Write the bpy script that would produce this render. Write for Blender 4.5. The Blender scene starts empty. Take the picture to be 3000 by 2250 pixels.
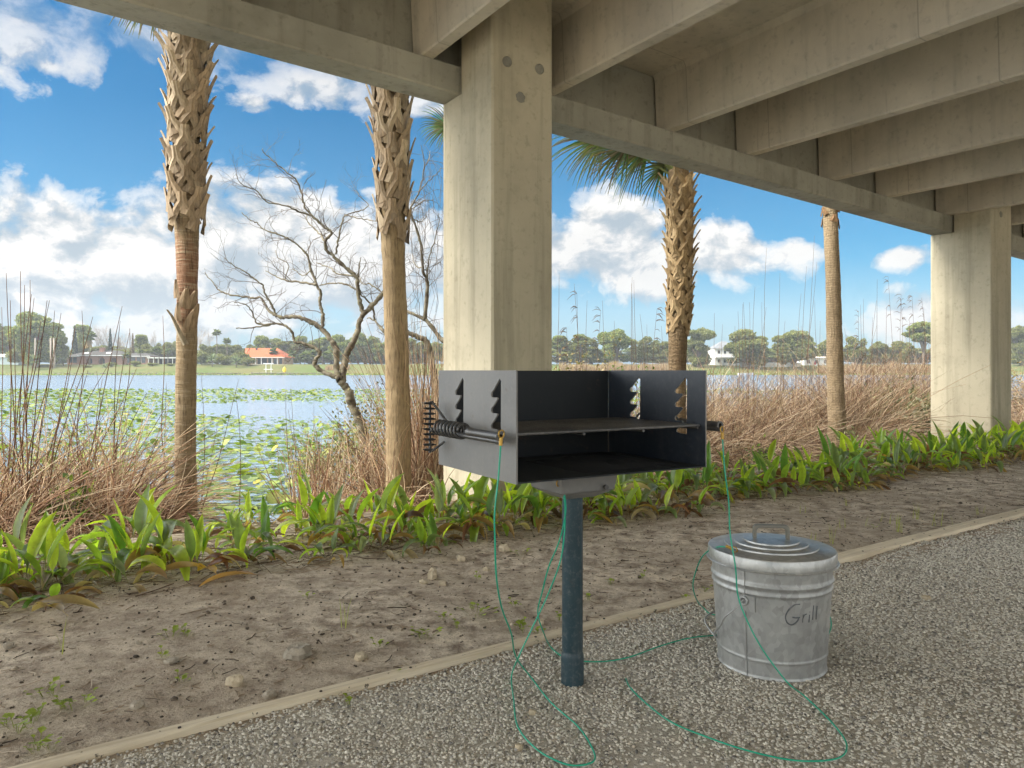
import bpy, math, random
import numpy as np
from mathutils import Vector, noise, geometry
R = random.Random(7); N = np.random.default_rng(7)
SC = bpy.context.scene; COL = SC.collection
F, HZ = 2150.0, 1085.0                                   # focal length and horizon row of the 3000x2250 photograph
CU, SU = math.cos(math.radians(33)), math.sin(math.radians(33))
# ---------------------------------------------------------------- coordinates
def W(a, b, z=0.0):                                       # along the bridge, across it, up
    return Vector((a*CU - b*SU, a*SU + b*CU, z))
def AB(x, y): return x*CU + y*SU, -x*SU + y*CU
def at(px, py, Y): return Vector(((px-1500)/F*Y, Y, 1-(py-HZ)/F*Y))
def gnd(px, py, z=0.0):
    Y = (1-z)*F/(py-HZ); return Vector(((px-1500)/F*Y, Y, z))
def onb(px, b, z=0.0):                                    # point on the line 'b' of the bank seen in column px
    m = (px-1500)/F; Y = b/(CU - m*SU); return Vector((m*Y, Y, z))
PB = [-300, 2.08, 2.2, 3.6, 5.0, 6.2, 7.2, 8.2, 12, 30]
PZ = [0, 0, .006, .02, -.02, -.28, -.52, -.75, -1.4, -3]
WATER = -.6
def gz(x, y):
    a, b = AB(x, y)
    z = float(np.interp(b, PB, PZ))
    if b > 2.2: z += .018*noise.noise(Vector((x*1.3, y*1.3, 0))) + .010*noise.noise(Vector((x*5, y*5, 3)))
    else: z += .008*noise.noise(Vector((x*2.2, y*2.2, 7)))
    return z
# ---------------------------------------------------------------- materials
def nodes(m):
    m.use_nodes = True; nt = m.node_tree; nt.nodes.clear(); return nt
class NB:
    def __init__(s, nt): s.nt = nt
    def n(s, t, ins=None, **kw):
        nd = s.nt.nodes.new(t)
        for k, v in kw.items(): setattr(nd, k, v)
        for k, v in (ins or {}).items(): s.set(nd.inputs[k], v)
        return nd
    def set(s, i, v):
        if isinstance(v, bpy.types.NodeSocket): s.nt.links.new(v, i)
        elif isinstance(v, bpy.types.Node): s.nt.links.new(v.outputs[0], i)
        else:
            if i.type == 'RGBA' and len(v) == 3: v = (*v, 1)
            i.default_value = v
    def math(s, op, a, b=0.0, c=0.0, clamp=False):
        nd = s.nt.nodes.new('ShaderNodeMath'); nd.operation = op; nd.use_clamp = clamp
        s.set(nd.inputs[0], a); s.set(nd.inputs[1], b); s.set(nd.inputs[2], c); return nd.outputs[0]
    def mix(s, f, a, b, blend='MIX'):
        nd = s.nt.nodes.new('ShaderNodeMix'); nd.data_type = 'RGBA'; nd.blend_type = blend
        s.set(nd.inputs[0], f); s.set(nd.inputs[6], a); s.set(nd.inputs[7], b); return nd.outputs[2]
    def ramp(s, f, stops, interp='LINEAR'):
        nd = s.nt.nodes.new('ShaderNodeValToRGB'); cr = nd.color_ramp; cr.interpolation = interp
        while len(cr.elements) < len(stops): cr.elements.new(.5)
        for e, (p, c) in zip(cr.elements, stops):
            e.position = p; e.color = (c, c, c, 1) if isinstance(c, (int, float)) else (*c, 1)
        s.set(nd.inputs[0], f); return nd.outputs[0]
    def noise(s, vec, scale, detail=4, rough=.55, dist=0):
        nd = s.nt.nodes.new('ShaderNodeTexNoise')
        s.set(nd.inputs['Vector'], vec)
        for k, v in (('Scale', scale), ('Detail', detail), ('Roughness', rough), ('Distortion', dist)): nd.inputs[k].default_value = v
        return nd.outputs[0]
    def scalev(s, vec, v):
        nd = s.nt.nodes.new('ShaderNodeVectorMath'); nd.operation = 'MULTIPLY'; s.set(nd.inputs[0], vec); nd.inputs[1].default_value = v; return nd.outputs[0]
def coords(b, kind='Object'): return b.n('ShaderNodeTexCoord').outputs[kind]
def finish(b, color, rough=.8, metal=0.0, bump=None, bstr=.3, bdist=.01, trans=None, spec=.5):
    p = b.n('ShaderNodeBsdfPrincipled', {'Base Color': color, 'Roughness': rough, 'Metallic': metal, 'Specular IOR Level': spec})
    if bump is not None:
        bp = b.n('ShaderNodeBump', {'Height': bump, 'Strength': bstr, 'Distance': bdist}); b.set(p.inputs['Normal'], bp)
    o = b.n('ShaderNodeOutputMaterial'); sh = p
    if trans:
        t = b.n('ShaderNodeBsdfTranslucent', {'Color': trans[1]}); sh = b.n('ShaderNodeMixShader', {0: trans[0], 1: p, 2: t})
    b.set(o.inputs[0], sh); return p
def new(name): m = bpy.data.materials.new(name); return m, NB(nodes(m))
def pmat(name, c1, c2, scale=6, rough=.8, metal=0, bump=.25, bscale=40, bdist=.006, stretch=(1, 1, 1), spec=.4, lo=.35, hi=.65):
    m, b = new(name); v = b.scalev(coords(b), stretch)
    n1 = b.noise(v, scale, 6, .6)
    finish(b, b.mix(b.ramp(n1, [(lo, 0), (hi, 1)]), c1, c2), rough, metal, b.noise(v, bscale, 4, .6), bump, bdist, spec=spec)
    return m
def attmat(name, rough=.6, trans=0.0, spec=.3, vary=.25, vscale=30, tmul=(1.5, 1.5, .7)):
    m, b = new(name)
    c = b.n('ShaderNodeAttribute', attribute_name='Col').outputs[0]
    n1 = b.noise(coords(b), vscale, 3, .6)
    c2 = b.mix(1.0, c, b.ramp(n1, [(.3, 1-vary), (.7, 1+vary)]), 'MULTIPLY')
    finish(b, c2, rough, 0, trans=(trans, b.mix(1.0, c2, tmul, 'MULTIPLY')) if trans else None, spec=spec)
    return m
def concrete(name, c1, c2, dark, streak=.5, seams=0):
    m, b = new(name); v = coords(b)
    n1 = b.noise(v, 1.3, 8, .62); n2 = b.noise(v, 14, 5, .65); n3 = b.noise(b.scalev(v, (7, 7, .45)), 1.0, 5, .6)
    c = b.mix(b.ramp(n1, [(.36, 0), (.64, 1)]), c1, c2)
    c = b.mix(b.math('MULTIPLY', b.ramp(n3, [(.52, 0), (.72, 1)]), streak), c, dark)
    c = b.mix(b.math('MULTIPLY', b.ramp(n2, [(.55, 0), (.7, 1)]), .35), c, dark)
    vo = b.n('ShaderNodeTexVoronoi', {'Vector': v, 'Scale': 26.0}, feature='F1').outputs[0]
    pit = b.math('MULTIPLY', b.ramp(vo, [(.05, 1), (.11, 0)]), b.ramp(b.noise(v, 5, 2), [(.55, 0), (.62, 1)]))
    c = b.mix(b.math('MULTIPLY', pit, .6), c, dark)
    h = b.math('ADD', b.math('MULTIPLY', b.noise(v, 90, 4, .7), .5), b.math('SUBTRACT', b.noise(v, 6, 4), b.math('MULTIPLY', pit, .8)))
    if seams:
        gp = b.n('ShaderNodeSeparateXYZ', {0: b.n('ShaderNodeNewGeometry').outputs['Position']}); bq = b.math('ADD', b.math('MULTIPLY', gp.outputs[0], -SU), b.math('MULTIPLY', gp.outputs[1], CU))
        fr = b.math('ABSOLUTE', b.math('SUBTRACT', b.math('FRACT', b.math('DIVIDE', b.math('ADD', bq, .55), seams)), .5)); c = b.mix(b.math('MULTIPLY', b.ramp(fr, [(0, 1), (.0022, 1), (.0035, 0)]), .6), c, dark)
    n5 = b.noise(v, .7, 5, .7); c = b.mix(b.math('MULTIPLY', b.ramp(n5, [(.52, 0), (.66, 1)]), streak*.7), c, dark)
    sm = b.noise(b.scalev(v, (9, 9, .25)), 1.0, 3, .5); c = b.mix(b.math('MULTIPLY', b.ramp(sm, [(.66, 0), (.72, 1)]), streak), c, tuple(q*.8 for q in dark))
    finish(b, c, .9, 0, h, .35, .006, spec=.2); return m
# ---------------------------------------------------------------- mesh helpers
def mk(name, V, Fc, mat=None, col=None, smooth=False):
    me = bpy.data.meshes.new(name); V = np.asarray(V, dtype=np.float32).reshape(-1, 3)
    if isinstance(Fc, np.ndarray):
        k = Fc.shape[1]; me.vertices.add(len(V)); me.vertices.foreach_set('co', V.ravel())
        me.loops.add(Fc.size); me.loops.foreach_set('vertex_index', Fc.astype(np.int32).ravel())
        me.polygons.add(len(Fc)); me.polygons.foreach_set('loop_start', np.arange(0, Fc.size, k, dtype=np.int32))
        me.update(calc_edges=True)
    else:
        me.from_pydata(V.tolist(), [], Fc)
    me.validate()
    if smooth: me.polygons.foreach_set('use_smooth', np.ones(len(me.polygons), dtype=bool))
    if col is not None:
        at_ = me.color_attributes.new('Col', 'FLOAT_COLOR', 'POINT')
        c = np.asarray(col, dtype=np.float32); c = np.tile(c, (len(V), 1)) if c.ndim == 1 else c
        c = np.concatenate([c[:, :3], np.ones((len(c), 1), np.float32)], 1); at_.data.foreach_set('color', c.ravel())
    if mat: me.materials.append(mat)
    return me
def ob(name, me, parent=None, loc=(0, 0, 0)):
    o = bpy.data.objects.new(name, me); COL.objects.link(o); o.location = loc
    if parent: o.parent = parent
    return o
def tag(o, label=None, cat=None, group=None, kind=None):
    if label: o['label'] = label
    if cat: o['category'] = cat
    if group: o['group'] = group
    if kind: o['kind'] = kind
    return o
def empty(name, loc, label, cat, group=None):
    o = bpy.data.objects.new(name, None); COL.objects.link(o); o.location = loc; o.empty_display_size = .1
    return tag(o, label, cat, group)
def dup(o, loc=None, rz=None, sc=None, label=None, group=None, parent=None):
    c = o.copy(); COL.objects.link(c)
    if parent: c.parent = parent
    if loc is not None: c.location = loc
    if rz is not None: c.rotation_euler = (0, 0, rz) if isinstance(rz, (int, float)) else rz
    if sc is not None: c.scale = (sc, sc, sc) if isinstance(sc, (int, float)) else sc
    if label: c['label'] = label
    if group: c['group'] = group
    for ch in list(o.children): dup(ch, parent=c)
    return c
class MB:
    def __init__(s): s.v = []; s.f = []; s.c = []
    def add(s, V, Fc, col=None):
        o = len(s.v); s.v += [tuple(p) for p in V]; s.f += [tuple(i+o for i in f) for f in Fc]
        s.c += [col or (.5, .5, .5)]*len(V)
        return s
    def box(s, c, d, ax=None, col=None):                  # centre, full size, optional axes
        ax = ax or (Vector((1, 0, 0)), Vector((0, 1, 0)), Vector((0, 0, 1))); c = Vector(c)
        V = [c + ax[0]*(i*d[0]/2) + ax[1]*(j*d[1]/2) + ax[2]*(k*d[2]/2) for i in (-1, 1) for j in (-1, 1) for k in (-1, 1)]
        return s.add(V, [(0, 1, 3, 2), (4, 6, 7, 5), (0, 4, 5, 1), (2, 3, 7, 6), (0, 2, 6, 4), (1, 5, 7, 3)], col)
    def prism(s, prof, fn, t0, t1, col=None):             # closed outline (p,q) swept from t0 to t1 by fn(p,q,t)
        n = len(prof); V = [fn(p, q, t) for t in (t0, t1) for p, q in prof]
        return s.add(V, [tuple(range(n-1, -1, -1)), tuple(range(n, 2*n))] + [(i, (i+1) % n, n+(i+1) % n, n+i) for i in range(n)], col)
    def tube(s, pts, rad, seg=8, caps=True, col=None):
        pts = [Vector(p) for p in pts]; n = len(pts); V = []; prev = None
        for i, p in enumerate(pts):
            t = (pts[min(i+1, n-1)] - pts[max(i-1, 0)])
            t = t.normalized() if t.length > 1e-9 else Vector((0, 0, 1))
            if prev is None:
                r = Vector((0, 0, 1)) if abs(t.z) < .9 else Vector((1, 0, 0)); x = t.cross(r).normalized()
            else:
                x = (prev - t*prev.dot(t)); x = x.normalized() if x.length > 1e-6 else t.orthogonal().normalized()
            prev = x; y = t.cross(x); r = rad[i] if isinstance(rad, (list, tuple)) else rad
            V += [p + x*(r*math.cos(2*math.pi*k/seg)) + y*(r*math.sin(2*math.pi*k/seg)) for k in range(seg)]
        Fc = [(i*seg+k, i*seg+(k+1) % seg, (i+1)*seg+(k+1) % seg, (i+1)*seg+k) for i in range(n-1) for k in range(seg)]
        if caps: Fc += [tuple(range(seg-1, -1, -1)), tuple(range((n-1)*seg, n*seg))]
        return s.add(V, Fc, col)
    def lathe(s, prof, c=(0, 0, 0), seg=48, col=None):
        c = Vector(c); V = [c + Vector((r*math.cos(2*math.pi*k/seg), r*math.sin(2*math.pi*k/seg), z)) for r, z in prof for k in range(seg)]
        n = len(prof)
        Fc = [(i*seg+k, i*seg+(k+1) % seg, (i+1)*seg+(k+1) % seg, (i+1)*seg+k) for i in range(n-1) for k in range(seg)]
        return s.add(V, Fc, col)
    def plate(s, loops, fn, t):                           # polygon with holes in (p,q); fn(p,q,d) maps, thickness t
        flat = [p for L in loops for p in L]
        tris = geometry.tessellate_polygon([[Vector((p, q, 0)) for p, q in L] for L in loops])
        n = len(flat); V = [fn(p, q, 0) for p, q in flat] + [fn(p, q, t) for p, q in flat]
        Fc = [tuple(f) for f in tris] + [tuple(i+n for i in reversed(f)) for f in tris]; o = 0
        for L in loops:
            k = len(L); Fc += [(o+i, o+(i+1) % k, n+o+(i+1) % k, n+o+i) for i in range(k)]; o += k
        return s.add(V, Fc)
    def build(s, name, mat, parent=None, origin=None, smooth=False, col=False, auto=None):
        org = Vector(origin) if origin is not None else (Vector(parent.location) if parent else Vector((0, 0, 0)))
        if parent and parent.parent: org = org + Vector(parent.parent.location)
        V = np.array([tuple(p) for p in s.v], dtype=np.float32) - np.array(org, dtype=np.float32)
        me = mk(name, V, s.f, mat, np.array(s.c) if col else None, smooth)
        import bmesh
        bm = bmesh.new(); bm.from_mesh(me); bmesh.ops.recalc_face_normals(bm, faces=bm.faces); bm.to_mesh(me); bm.free()
        if auto is not None:
            me.polygons.foreach_set('use_smooth', np.ones(len(me.polygons), dtype=bool)); me.set_sharp_from_angle(angle=math.radians(auto))
        return ob(name, me, parent, (0, 0, 0) if parent else org)
def bevel(o, w=.004, seg=2):
    m = o.modifiers.new('Bevel', 'BEVEL'); m.width = w; m.segments = seg; m.limit_method = 'ANGLE'; return o
def spline(P, n=10):
    P = [Vector(p) for p in P]; out = []
    for i in range(len(P)-1):
        p0, p1, p2, p3 = P[max(i-1, 0)], P[i], P[i+1], P[min(i+2, len(P)-1)]
        for k in range(n):
            t = k/n
            out.append(.5*((2*p1) + (p2-p0)*t + (2*p0-5*p1+4*p2-p3)*t*t + (3*p1-p0-3*p2+p3)*t**3))
    return out + [P[-1]]
def ntubes(P, rad, seg=3):                                # many tubes at once: P (n,k,3), rad (n,k)
    n, k, _ = P.shape; T = np.gradient(P, axis=1); T /= np.linalg.norm(T, axis=2, keepdims=True)+1e-9
    ref = np.where(np.abs(T[..., 2:3]) < .9, np.array([0, 0, 1.]), np.array([1., 0, 0]))
    X = np.cross(T, ref); X /= np.linalg.norm(X, axis=2, keepdims=True)+1e-9; Y = np.cross(T, X)
    ang = 2*np.pi*np.arange(seg)/seg
    V = P[:, :, None, :] + rad[:, :, None, None]*(np.cos(ang)[None, None, :, None]*X[:, :, None, :] + np.sin(ang)[None, None, :, None]*Y[:, :, None, :])
    idx = np.arange(n*k*seg).reshape(n, k, seg); j = np.roll(idx, -1, axis=2)
    Fq = np.stack([idx[:, :-1], j[:, :-1], j[:, 1:], idx[:, 1:]], -1).reshape(-1, 4)
    return V.reshape(-1, 3), Fq
# ---------------------------------------------------------------- camera, sky, sun
cam = bpy.data.cameras.new('Camera'); co = bpy.data.objects.new('Camera', cam); COL.objects.link(co)
cam.sensor_width = 36; cam.lens = F/3000*36; cam.shift_y = -40/3000; cam.clip_start = .05; cam.clip_end = 6000
co.location = (0, 0, 1); co.rotation_euler = (math.pi/2, 0, 0); SC.camera = co
SUN_AZ, SUN_EL = math.radians(-106), math.radians(44)
tosun = Vector((math.sin(SUN_AZ)*math.cos(SUN_EL), math.cos(SUN_AZ)*math.cos(SUN_EL), math.sin(SUN_EL)))
sl = bpy.data.lights.new('Sun', 'SUN'); sl.energy = 2.5; sl.angle = math.radians(24); sl.color = (1, .94, .84)
so = bpy.data.objects.new('Sun', sl); COL.objects.link(so); so.location = (-20, -10, 40)
so.rotation_euler = (-tosun).to_track_quat('-Z', 'Y').to_euler()
SC.view_settings.view_transform = 'Standard'; SC.view_settings.look = 'None'; SC.view_settings.gamma = 1; SC.view_settings.exposure = 1.80
wd = bpy.data.worlds.new('World'); SC.world = wd; wd.use_nodes = True
nt = wd.node_tree; nt.nodes.clear(); b = NB(nt)
sky = b.n('ShaderNodeTexSky', sky_type='NISHITA', sun_disc=False, sun_elevation=SUN_EL, sun_rotation=SUN_AZ % (2*math.pi), air_density=1.0, dust_density=.6, ozone_density=2.5)
D = b.n('ShaderNodeTexCoord').outputs['Generated']; sp = b.n('ShaderNodeSeparateXYZ', {0: D})
x, y, z = sp.outputs
az = b.math('ARCTAN2', x, y); hl = b.math('SQRT', b.math('ADD', b.math('MULTIPLY', x, x), b.math('MULTIPLY', y, y)))
el = b.math('MINIMUM', b.math('DIVIDE', z, b.math('MAXIMUM', hl, .05)), 4.0)
P = b.n('ShaderNodeCombineXYZ', {0: az, 1: b.math('MULTIPLY', el, 1.25), 2: 0.0}).outputs[0]
warp = b.n('ShaderNodeTexNoise', {'Vector': P, 'Scale': 6.0, 'Detail': 4.0}).outputs[1]
wv = b.n('ShaderNodeVectorMath', {0: warp, 1: (.5, .5, .5)}, operation='SUBTRACT').outputs[0]
wv = b.n('ShaderNodeVectorMath', {0: wv, 3: .07}, operation='SCALE').outputs[0]
PW = b.n('ShaderNodeVectorMath', {0: P, 1: wv}, operation='ADD').outputs[0]
fb = b.noise(PW, 11, 9, .60)
PO = b.n('ShaderNodeVectorMath', {0: PW, 1: (-.012, .026, 0)}, operation='ADD').outputs[0]
fb2 = b.noise(PO, 11, 9, .60)
big = b.noise(D, 2.2, 4, .6)
# cumulus and veils: centre px, row px, half width, half height, weight
BL = [(-60, 800, 330, 220, 1.15), (180, 780, 240, 200, 1.15), (420, 790, 230, 215, 1.15), (620, 800, 200, 190, 1.1), (830, 750, 240, 205, 1.25), (1060, 770, 220, 195, 1.15), (1330, 800, 280, 170, .95),
      (1800, 720, 230, 165, 1.1), (2080, 745, 240, 120, .95), (2320, 735, 150, 80, .8), (2640, 755, 120, 50, .7), (1620, 740, 200, 130, .9), (2720, 920, 500, 110, .55),
      (60, 60, 480, 160, .85), (560, 130, 360, 105, .8), (930, 240, 330, 95, .9), (1200, 300, 260, 80, .85), (150, 195, 150, 50, .6), 
      (200, 980, 700, 80, .5), (1000, 985, 600, 70, .4), (740, 300, 110, 60, .6)]
cov = None
for px, py, rw, rh, wt in BL:
    a0 = math.atan((px-1500)/F); e0 = (HZ-py)/F*math.cos(a0); ca = math.cos(a0)**2
    dx = b.math('DIVIDE', b.math('SUBTRACT', az, a0), rw/F*max(ca, .6)); dy = b.math('DIVIDE', b.math('SUBTRACT', el, e0), rh/F)
    q = b.math('SUBTRACT', wt, b.math('SQRT', b.math('ADD', b.math('MULTIPLY', dx, dx), b.math('MULTIPLY', dy, dy))))
    cov = q if cov is None else b.math('SMOOTH_MAX', cov, q, .25)
cov = b.math('MAXIMUM', cov, -1.2)
# the rest of the sphere gets broken cloud, boosted below as unseen fill for the under-deck
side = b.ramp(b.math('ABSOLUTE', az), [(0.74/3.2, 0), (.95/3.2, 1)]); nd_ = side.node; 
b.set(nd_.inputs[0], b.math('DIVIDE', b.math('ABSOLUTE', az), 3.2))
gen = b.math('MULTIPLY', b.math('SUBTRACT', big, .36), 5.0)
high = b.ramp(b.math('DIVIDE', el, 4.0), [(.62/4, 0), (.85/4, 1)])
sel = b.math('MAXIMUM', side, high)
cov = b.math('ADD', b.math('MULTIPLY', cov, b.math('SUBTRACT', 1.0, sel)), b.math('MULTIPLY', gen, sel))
dens = b.math('ADD', cov, b.math('MULTIPLY', b.math('SUBTRACT', fb, .5), 2.7))
alpha = b.ramp(dens, [(.02, 0), (.16, .5), (.42, 1)])
veil = b.ramp(el, [(.33, 1), (.42, .8)]); soft = b.ramp(dens, [(-.0, 0), (.35, .35), (1.0, .85)]); upf = b.ramp(el, [(.33, 0), (.40, 1)]); alpha = b.mix(upf, alpha, soft)
relief = b.math('MULTIPLY', b.math('SUBTRACT', fb, fb2), 6.5)
thick = b.ramp(dens, [(.25, 0), (1.0, 1)])
low = b.ramp(el, [(.03, 1), (.19, 0)])
lit = b.math('ADD', .72, relief, clamp=True)
lit = b.math('SUBTRACT', lit, b.math('MULTIPLY', low, .22), clamp=True)
lit = b.math('SUBTRACT', lit, b.math('MULTIPLY', b.ramp(b.noise(P, 5, 5, .6), [(.45, 0), (.7, 1)]), .2), clamp=True)
cc = b.ramp(lit, [(.0, (.46, .55, .62)), (.35, (.60, .66, .70)), (.62, (.80, .81, .81)), (.85, (.98, .96, .92)), (1, (1.08, 1.06, 1.02))])
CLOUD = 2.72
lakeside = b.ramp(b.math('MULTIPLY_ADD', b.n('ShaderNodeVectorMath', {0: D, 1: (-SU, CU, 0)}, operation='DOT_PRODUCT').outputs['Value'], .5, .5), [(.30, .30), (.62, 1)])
br = b.math('ADD', CLOUD, b.math('MULTIPLY', b.math('MULTIPLY', sel, lakeside), CLOUD*5.6))  # unseen overhead and lake-side cloud brightened to light the space under the deck
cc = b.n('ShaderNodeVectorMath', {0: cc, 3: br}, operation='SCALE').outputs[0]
hs = b.n('ShaderNodeHueSaturation', {'Hue': .492, 'Saturation': 2.0, 'Value': .36, 'Fac': 1.0, 'Color': sky.outputs[0]}).outputs[0]
hz = b.ramp(el, [(.0, .7), (.16, .22), (.34, 0)])
skyc = b.mix(hz, hs, (.85, 1.65, 2.45))
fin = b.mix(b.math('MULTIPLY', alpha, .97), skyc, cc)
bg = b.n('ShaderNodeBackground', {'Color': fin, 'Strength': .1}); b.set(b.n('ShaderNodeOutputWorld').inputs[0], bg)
cy = SC.cycles
cy.max_bounces = 10; cy.diffuse_bounces = 6; cy.glossy_bounces = 4; cy.transmission_bounces = 4; cy.transparent_max_bounces = 8
cy.use_denoising = True; cy.caustics_reflective = False; cy.caustics_refractive = False; cy.sample_clamp_indirect = 6
# ================================================================ SETTING: terrain, lake, far shore
def ground_mat():
    m, b = new('ground'); v = b.n('ShaderNodeNewGeometry').outputs['Position']
    sp = b.n('ShaderNodeSeparateXYZ', {0: v})
    bb = b.math('ADD', b.math('MULTIPLY', sp.outputs[0], -SU), b.math('MULTIPLY', sp.outputs[1], CU))
    n1 = b.noise(v, 1.1, 6, .6); n2 = b.noise(v, 9, 8, .7); n3 = b.noise(v, 45, 6, .7); n4 = b.noise(v, 130, 3, .6)
    dirt = b.mix(b.ramp(n2, [(.38, 0), (.60, 1)]), (.24, .185, .135), (.74, .64, .50))
    dirt = b.mix(b.ramp(n1, [(.40, 0), (.62, .75)]), dirt, (.42, .345, .26))
    dirt = b.mix(b.ramp(n3, [(.54, 0), (.66, .6)]), dirt, (.12, .095, .07))
    dirt = b.mix(b.ramp(n3, [(.30, .8), (.41, 0)]), dirt, (.62, .55, .45))
    dirt = b.mix(b.ramp(n4, [(.60, 0), (.70, .6)]), dirt, (.08, .064, .05))
    gr = b.mix(b.ramp(n3, [(.4, 0), (.6, 1)]), (.40, .365, .30), (.58, .53, .44))
    sandy = b.mix(b.ramp(n2, [(.4, 0), (.62, 1)]), (.13, .10, .065), (.42, .36, .25))
    c = b.mix(b.ramp(b.math('DIVIDE', bb, 10.0), [(.2125, 0), (.214, 1)]), gr, dirt)
    c = b.mix(b.ramp(b.math('DIVIDE', b.math('ADD', bb, b.math('MULTIPLY', n1, .8)), 10.0), [(.49, 0), (.56, 1)]), c, sandy)
    c = b.mix(b.ramp(b.math('DIVIDE', b.math('ADD', bb, b.math('MULTIPLY', n1, .8)), 10.0), [(.74, 0), (.80, 1)]), c, (.05, .045, .03))
    h = b.math('ADD', b.math('MULTIPLY', n3, .6), b.math('ADD', n2, b.math('MULTIPLY', n4, .3)))
    finish(b, c, .95, 0, h, .7, .022, spec=.15); return m
GA = np.concatenate([[-300, -120, -50, -25, -14, -8, -5, -3], np.arange(-2.0, 14.01, .075), [15, 17, 20, 26, 40, 80, 160, 300]])
GB = np.concatenate([[-300, -100, -40, -15, -8, -4, -2, -1], np.arange(-.4, 8.5, .075), [9, 10, 12, 16, 30]])
A2, B2 = np.meshgrid(GA, GB, indexing='ij'); gx = A2*CU - B2*SU; gy = A2*SU + B2*CU
gzv = np.array([gz(x, y) for x, y in zip(gx.ravel(), gy.ravel())])
na, nb_ = A2.shape; ii = np.arange(na*nb_).reshape(na, nb_)
gf = np.stack([ii[:-1, :-1], ii[1:, :-1], ii[1:, 1:], ii[:-1, 1:]], -1).reshape(-1, 4)
tag(ob('ground', mk('ground', np.stack([gx.ravel(), gy.ravel(), gzv], 1), gf, ground_mat(), smooth=True)), 'bare brown dirt and gravel ground under the bridge', 'ground', kind='structure')
# lake
m, b = new('lake_water'); v = b.n('ShaderNodeNewGeometry').outputs['Position']
w1 = b.noise(b.scalev(v, (.9, 2.2, 1)), 1.6, 5, .6); w2 = b.noise(b.scalev(v, (.25, 1.0, 1)), .5, 4, .6)
pr = finish(b, (.17, .23, .30), .18, 0, b.math('ADD', w1, b.math('MULTIPLY', w2, 1.5)), .9, .14, spec=.8)
pr.inputs['IOR'].default_value = 1.33
LK = [W(-260, 6.6, WATER), W(420, 6.6, WATER), Vector((900, 700, WATER)), Vector((-900, 700, WATER))]
tag(ob('lake_water', mk('lake_water', [tuple(p) for p in LK], [(0, 1, 2, 3)], m)), 'rippled blue lake water beyond the bank', 'water', kind='structure')
# far shore
def shore_y(x): return 252 + 5*math.sin(x*.013) + 2*math.sin(x*.07+1)
def far_z(x, y):
    t = y - shore_y(x)
    return -2 if t < -3 else float(np.interp(t, [-3, 0, 1.5, 4, 14, 33, 60, 400, 2600], [-1.5, -.62, -.25, .05, 1.3, 3.2, 3.6, 6, 14])) + (.25*noise.noise(Vector((x*.06, y*.06, 0))) if t > 3 else 0)
XS = np.arange(-260, 321, 5.0); XS = np.concatenate([[-1050, -800, -600, -400], XS, [420, 600, 800, 1050]])
TS = np.array([-3, 0, 1.5, 4, 8, 14, 20, 26, 33, 45, 60, 100, 200, 390.])
V = [(x, shore_y(x)+t, far_z(x, shore_y(x)+t)) for x in XS for t in TS]
ii = np.arange(len(XS)*len(TS)).reshape(len(XS), len(TS))
ff = np.stack([ii[:-1, :-1], ii[1:, :-1], ii[1:, 1:], ii[:-1, 1:]], -1).reshape(-1, 4)
m, b = new('far_lawn'); v = b.n('ShaderNodeNewGeometry').outputs['Position']
n1 = b.noise(v, .05, 5, .6); n2 = b.noise(v, .6, 6, .7)
c = b.mix(b.ramp(n1, [(.4, 0), (.6, 1)]), (.13, .125, .045), (.085, .12, .03)); c = b.mix(b.ramp(n2, [(.5, 0), (.7, .7)]), c, (.19, .16, .075))
finish(b, c, .95, spec=.1)
tag(ob('lake_shore', mk('lake_shore', V, ff, m, smooth=True)), 'grassy far lake shore with lawns', 'shore', kind='structure')
# ================================================================ GRAVEL
stone = attmat('gravel_stone', .85, vary=.3, vscale=90, spec=.25)
def icos():
    t = (1+5**.5)/2
    v = np.array([(-1, t, 0), (1, t, 0), (-1, -t, 0), (1, -t, 0), (0, -1, t), (0, 1, t), (0, -1, -t), (0, 1, -t), (t, 0, -1), (t, 0, 1), (-t, 0, -1), (-t, 0, 1)], float)
    f = np.array([(0, 11, 5), (0, 5, 1), (0, 1, 7), (0, 7, 10), (0, 10, 11), (1, 5, 9), (5, 11, 4), (11, 10, 2), (10, 7, 6), (7, 1, 8), (3, 9, 4), (3, 4, 2), (3, 2, 6), (3, 6, 8), (3, 8, 9), (4, 9, 5), (2, 4, 11), (6, 2, 10), (8, 6, 7), (9, 8, 1)])
    return v/np.linalg.norm(v[0]), f
def rot3(n):
    q = N.normal(size=(n, 4)); q /= np.linalg.norm(q, axis=1, keepdims=True); w, x, y, z = q.T
    return np.stack([np.stack([1-2*(y*y+z*z), 2*(x*y-z*w), 2*(x*z+y*w)], -1), np.stack([2*(x*y+z*w), 1-2*(x*x+z*z), 2*(y*z-x*w)], -1), np.stack([2*(x*z-y*w), 2*(y*z+x*w), 1-2*(x*x+y*y)], -1)], 1)
def stones(name, xy, size, cols, label, squash=.7, sink=.25):
    n = len(xy); iv, jf = icos()
    sc = size[:, None]*np.stack([N.uniform(.75, 1.25, n), N.uniform(.7, 1.1, n), N.uniform(.55, .95, n)], 1)
    V = iv[None]*(1+.17*N.normal(size=(n, 12, 1)))*sc[:, None, :]
    V = np.einsum('nij,nkj->nki', rot3(n), V); V[..., 2] *= squash
    zz = np.array([gz(x, y) for x, y in xy]) + N.uniform(-.2, .75, n)*size*(1-sink)
    V += np.concatenate([xy, zz[:, None]], 1)[:, None, :]
    Fc = (jf[None] + 12*np.arange(n)[:, None, None]).reshape(-1, 3)
    return tag(ob(name, mk(name, V.reshape(-1, 3), Fc, stone, np.repeat(cols, 12, 0), True)), label, 'gravel', kind='stuff')
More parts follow.
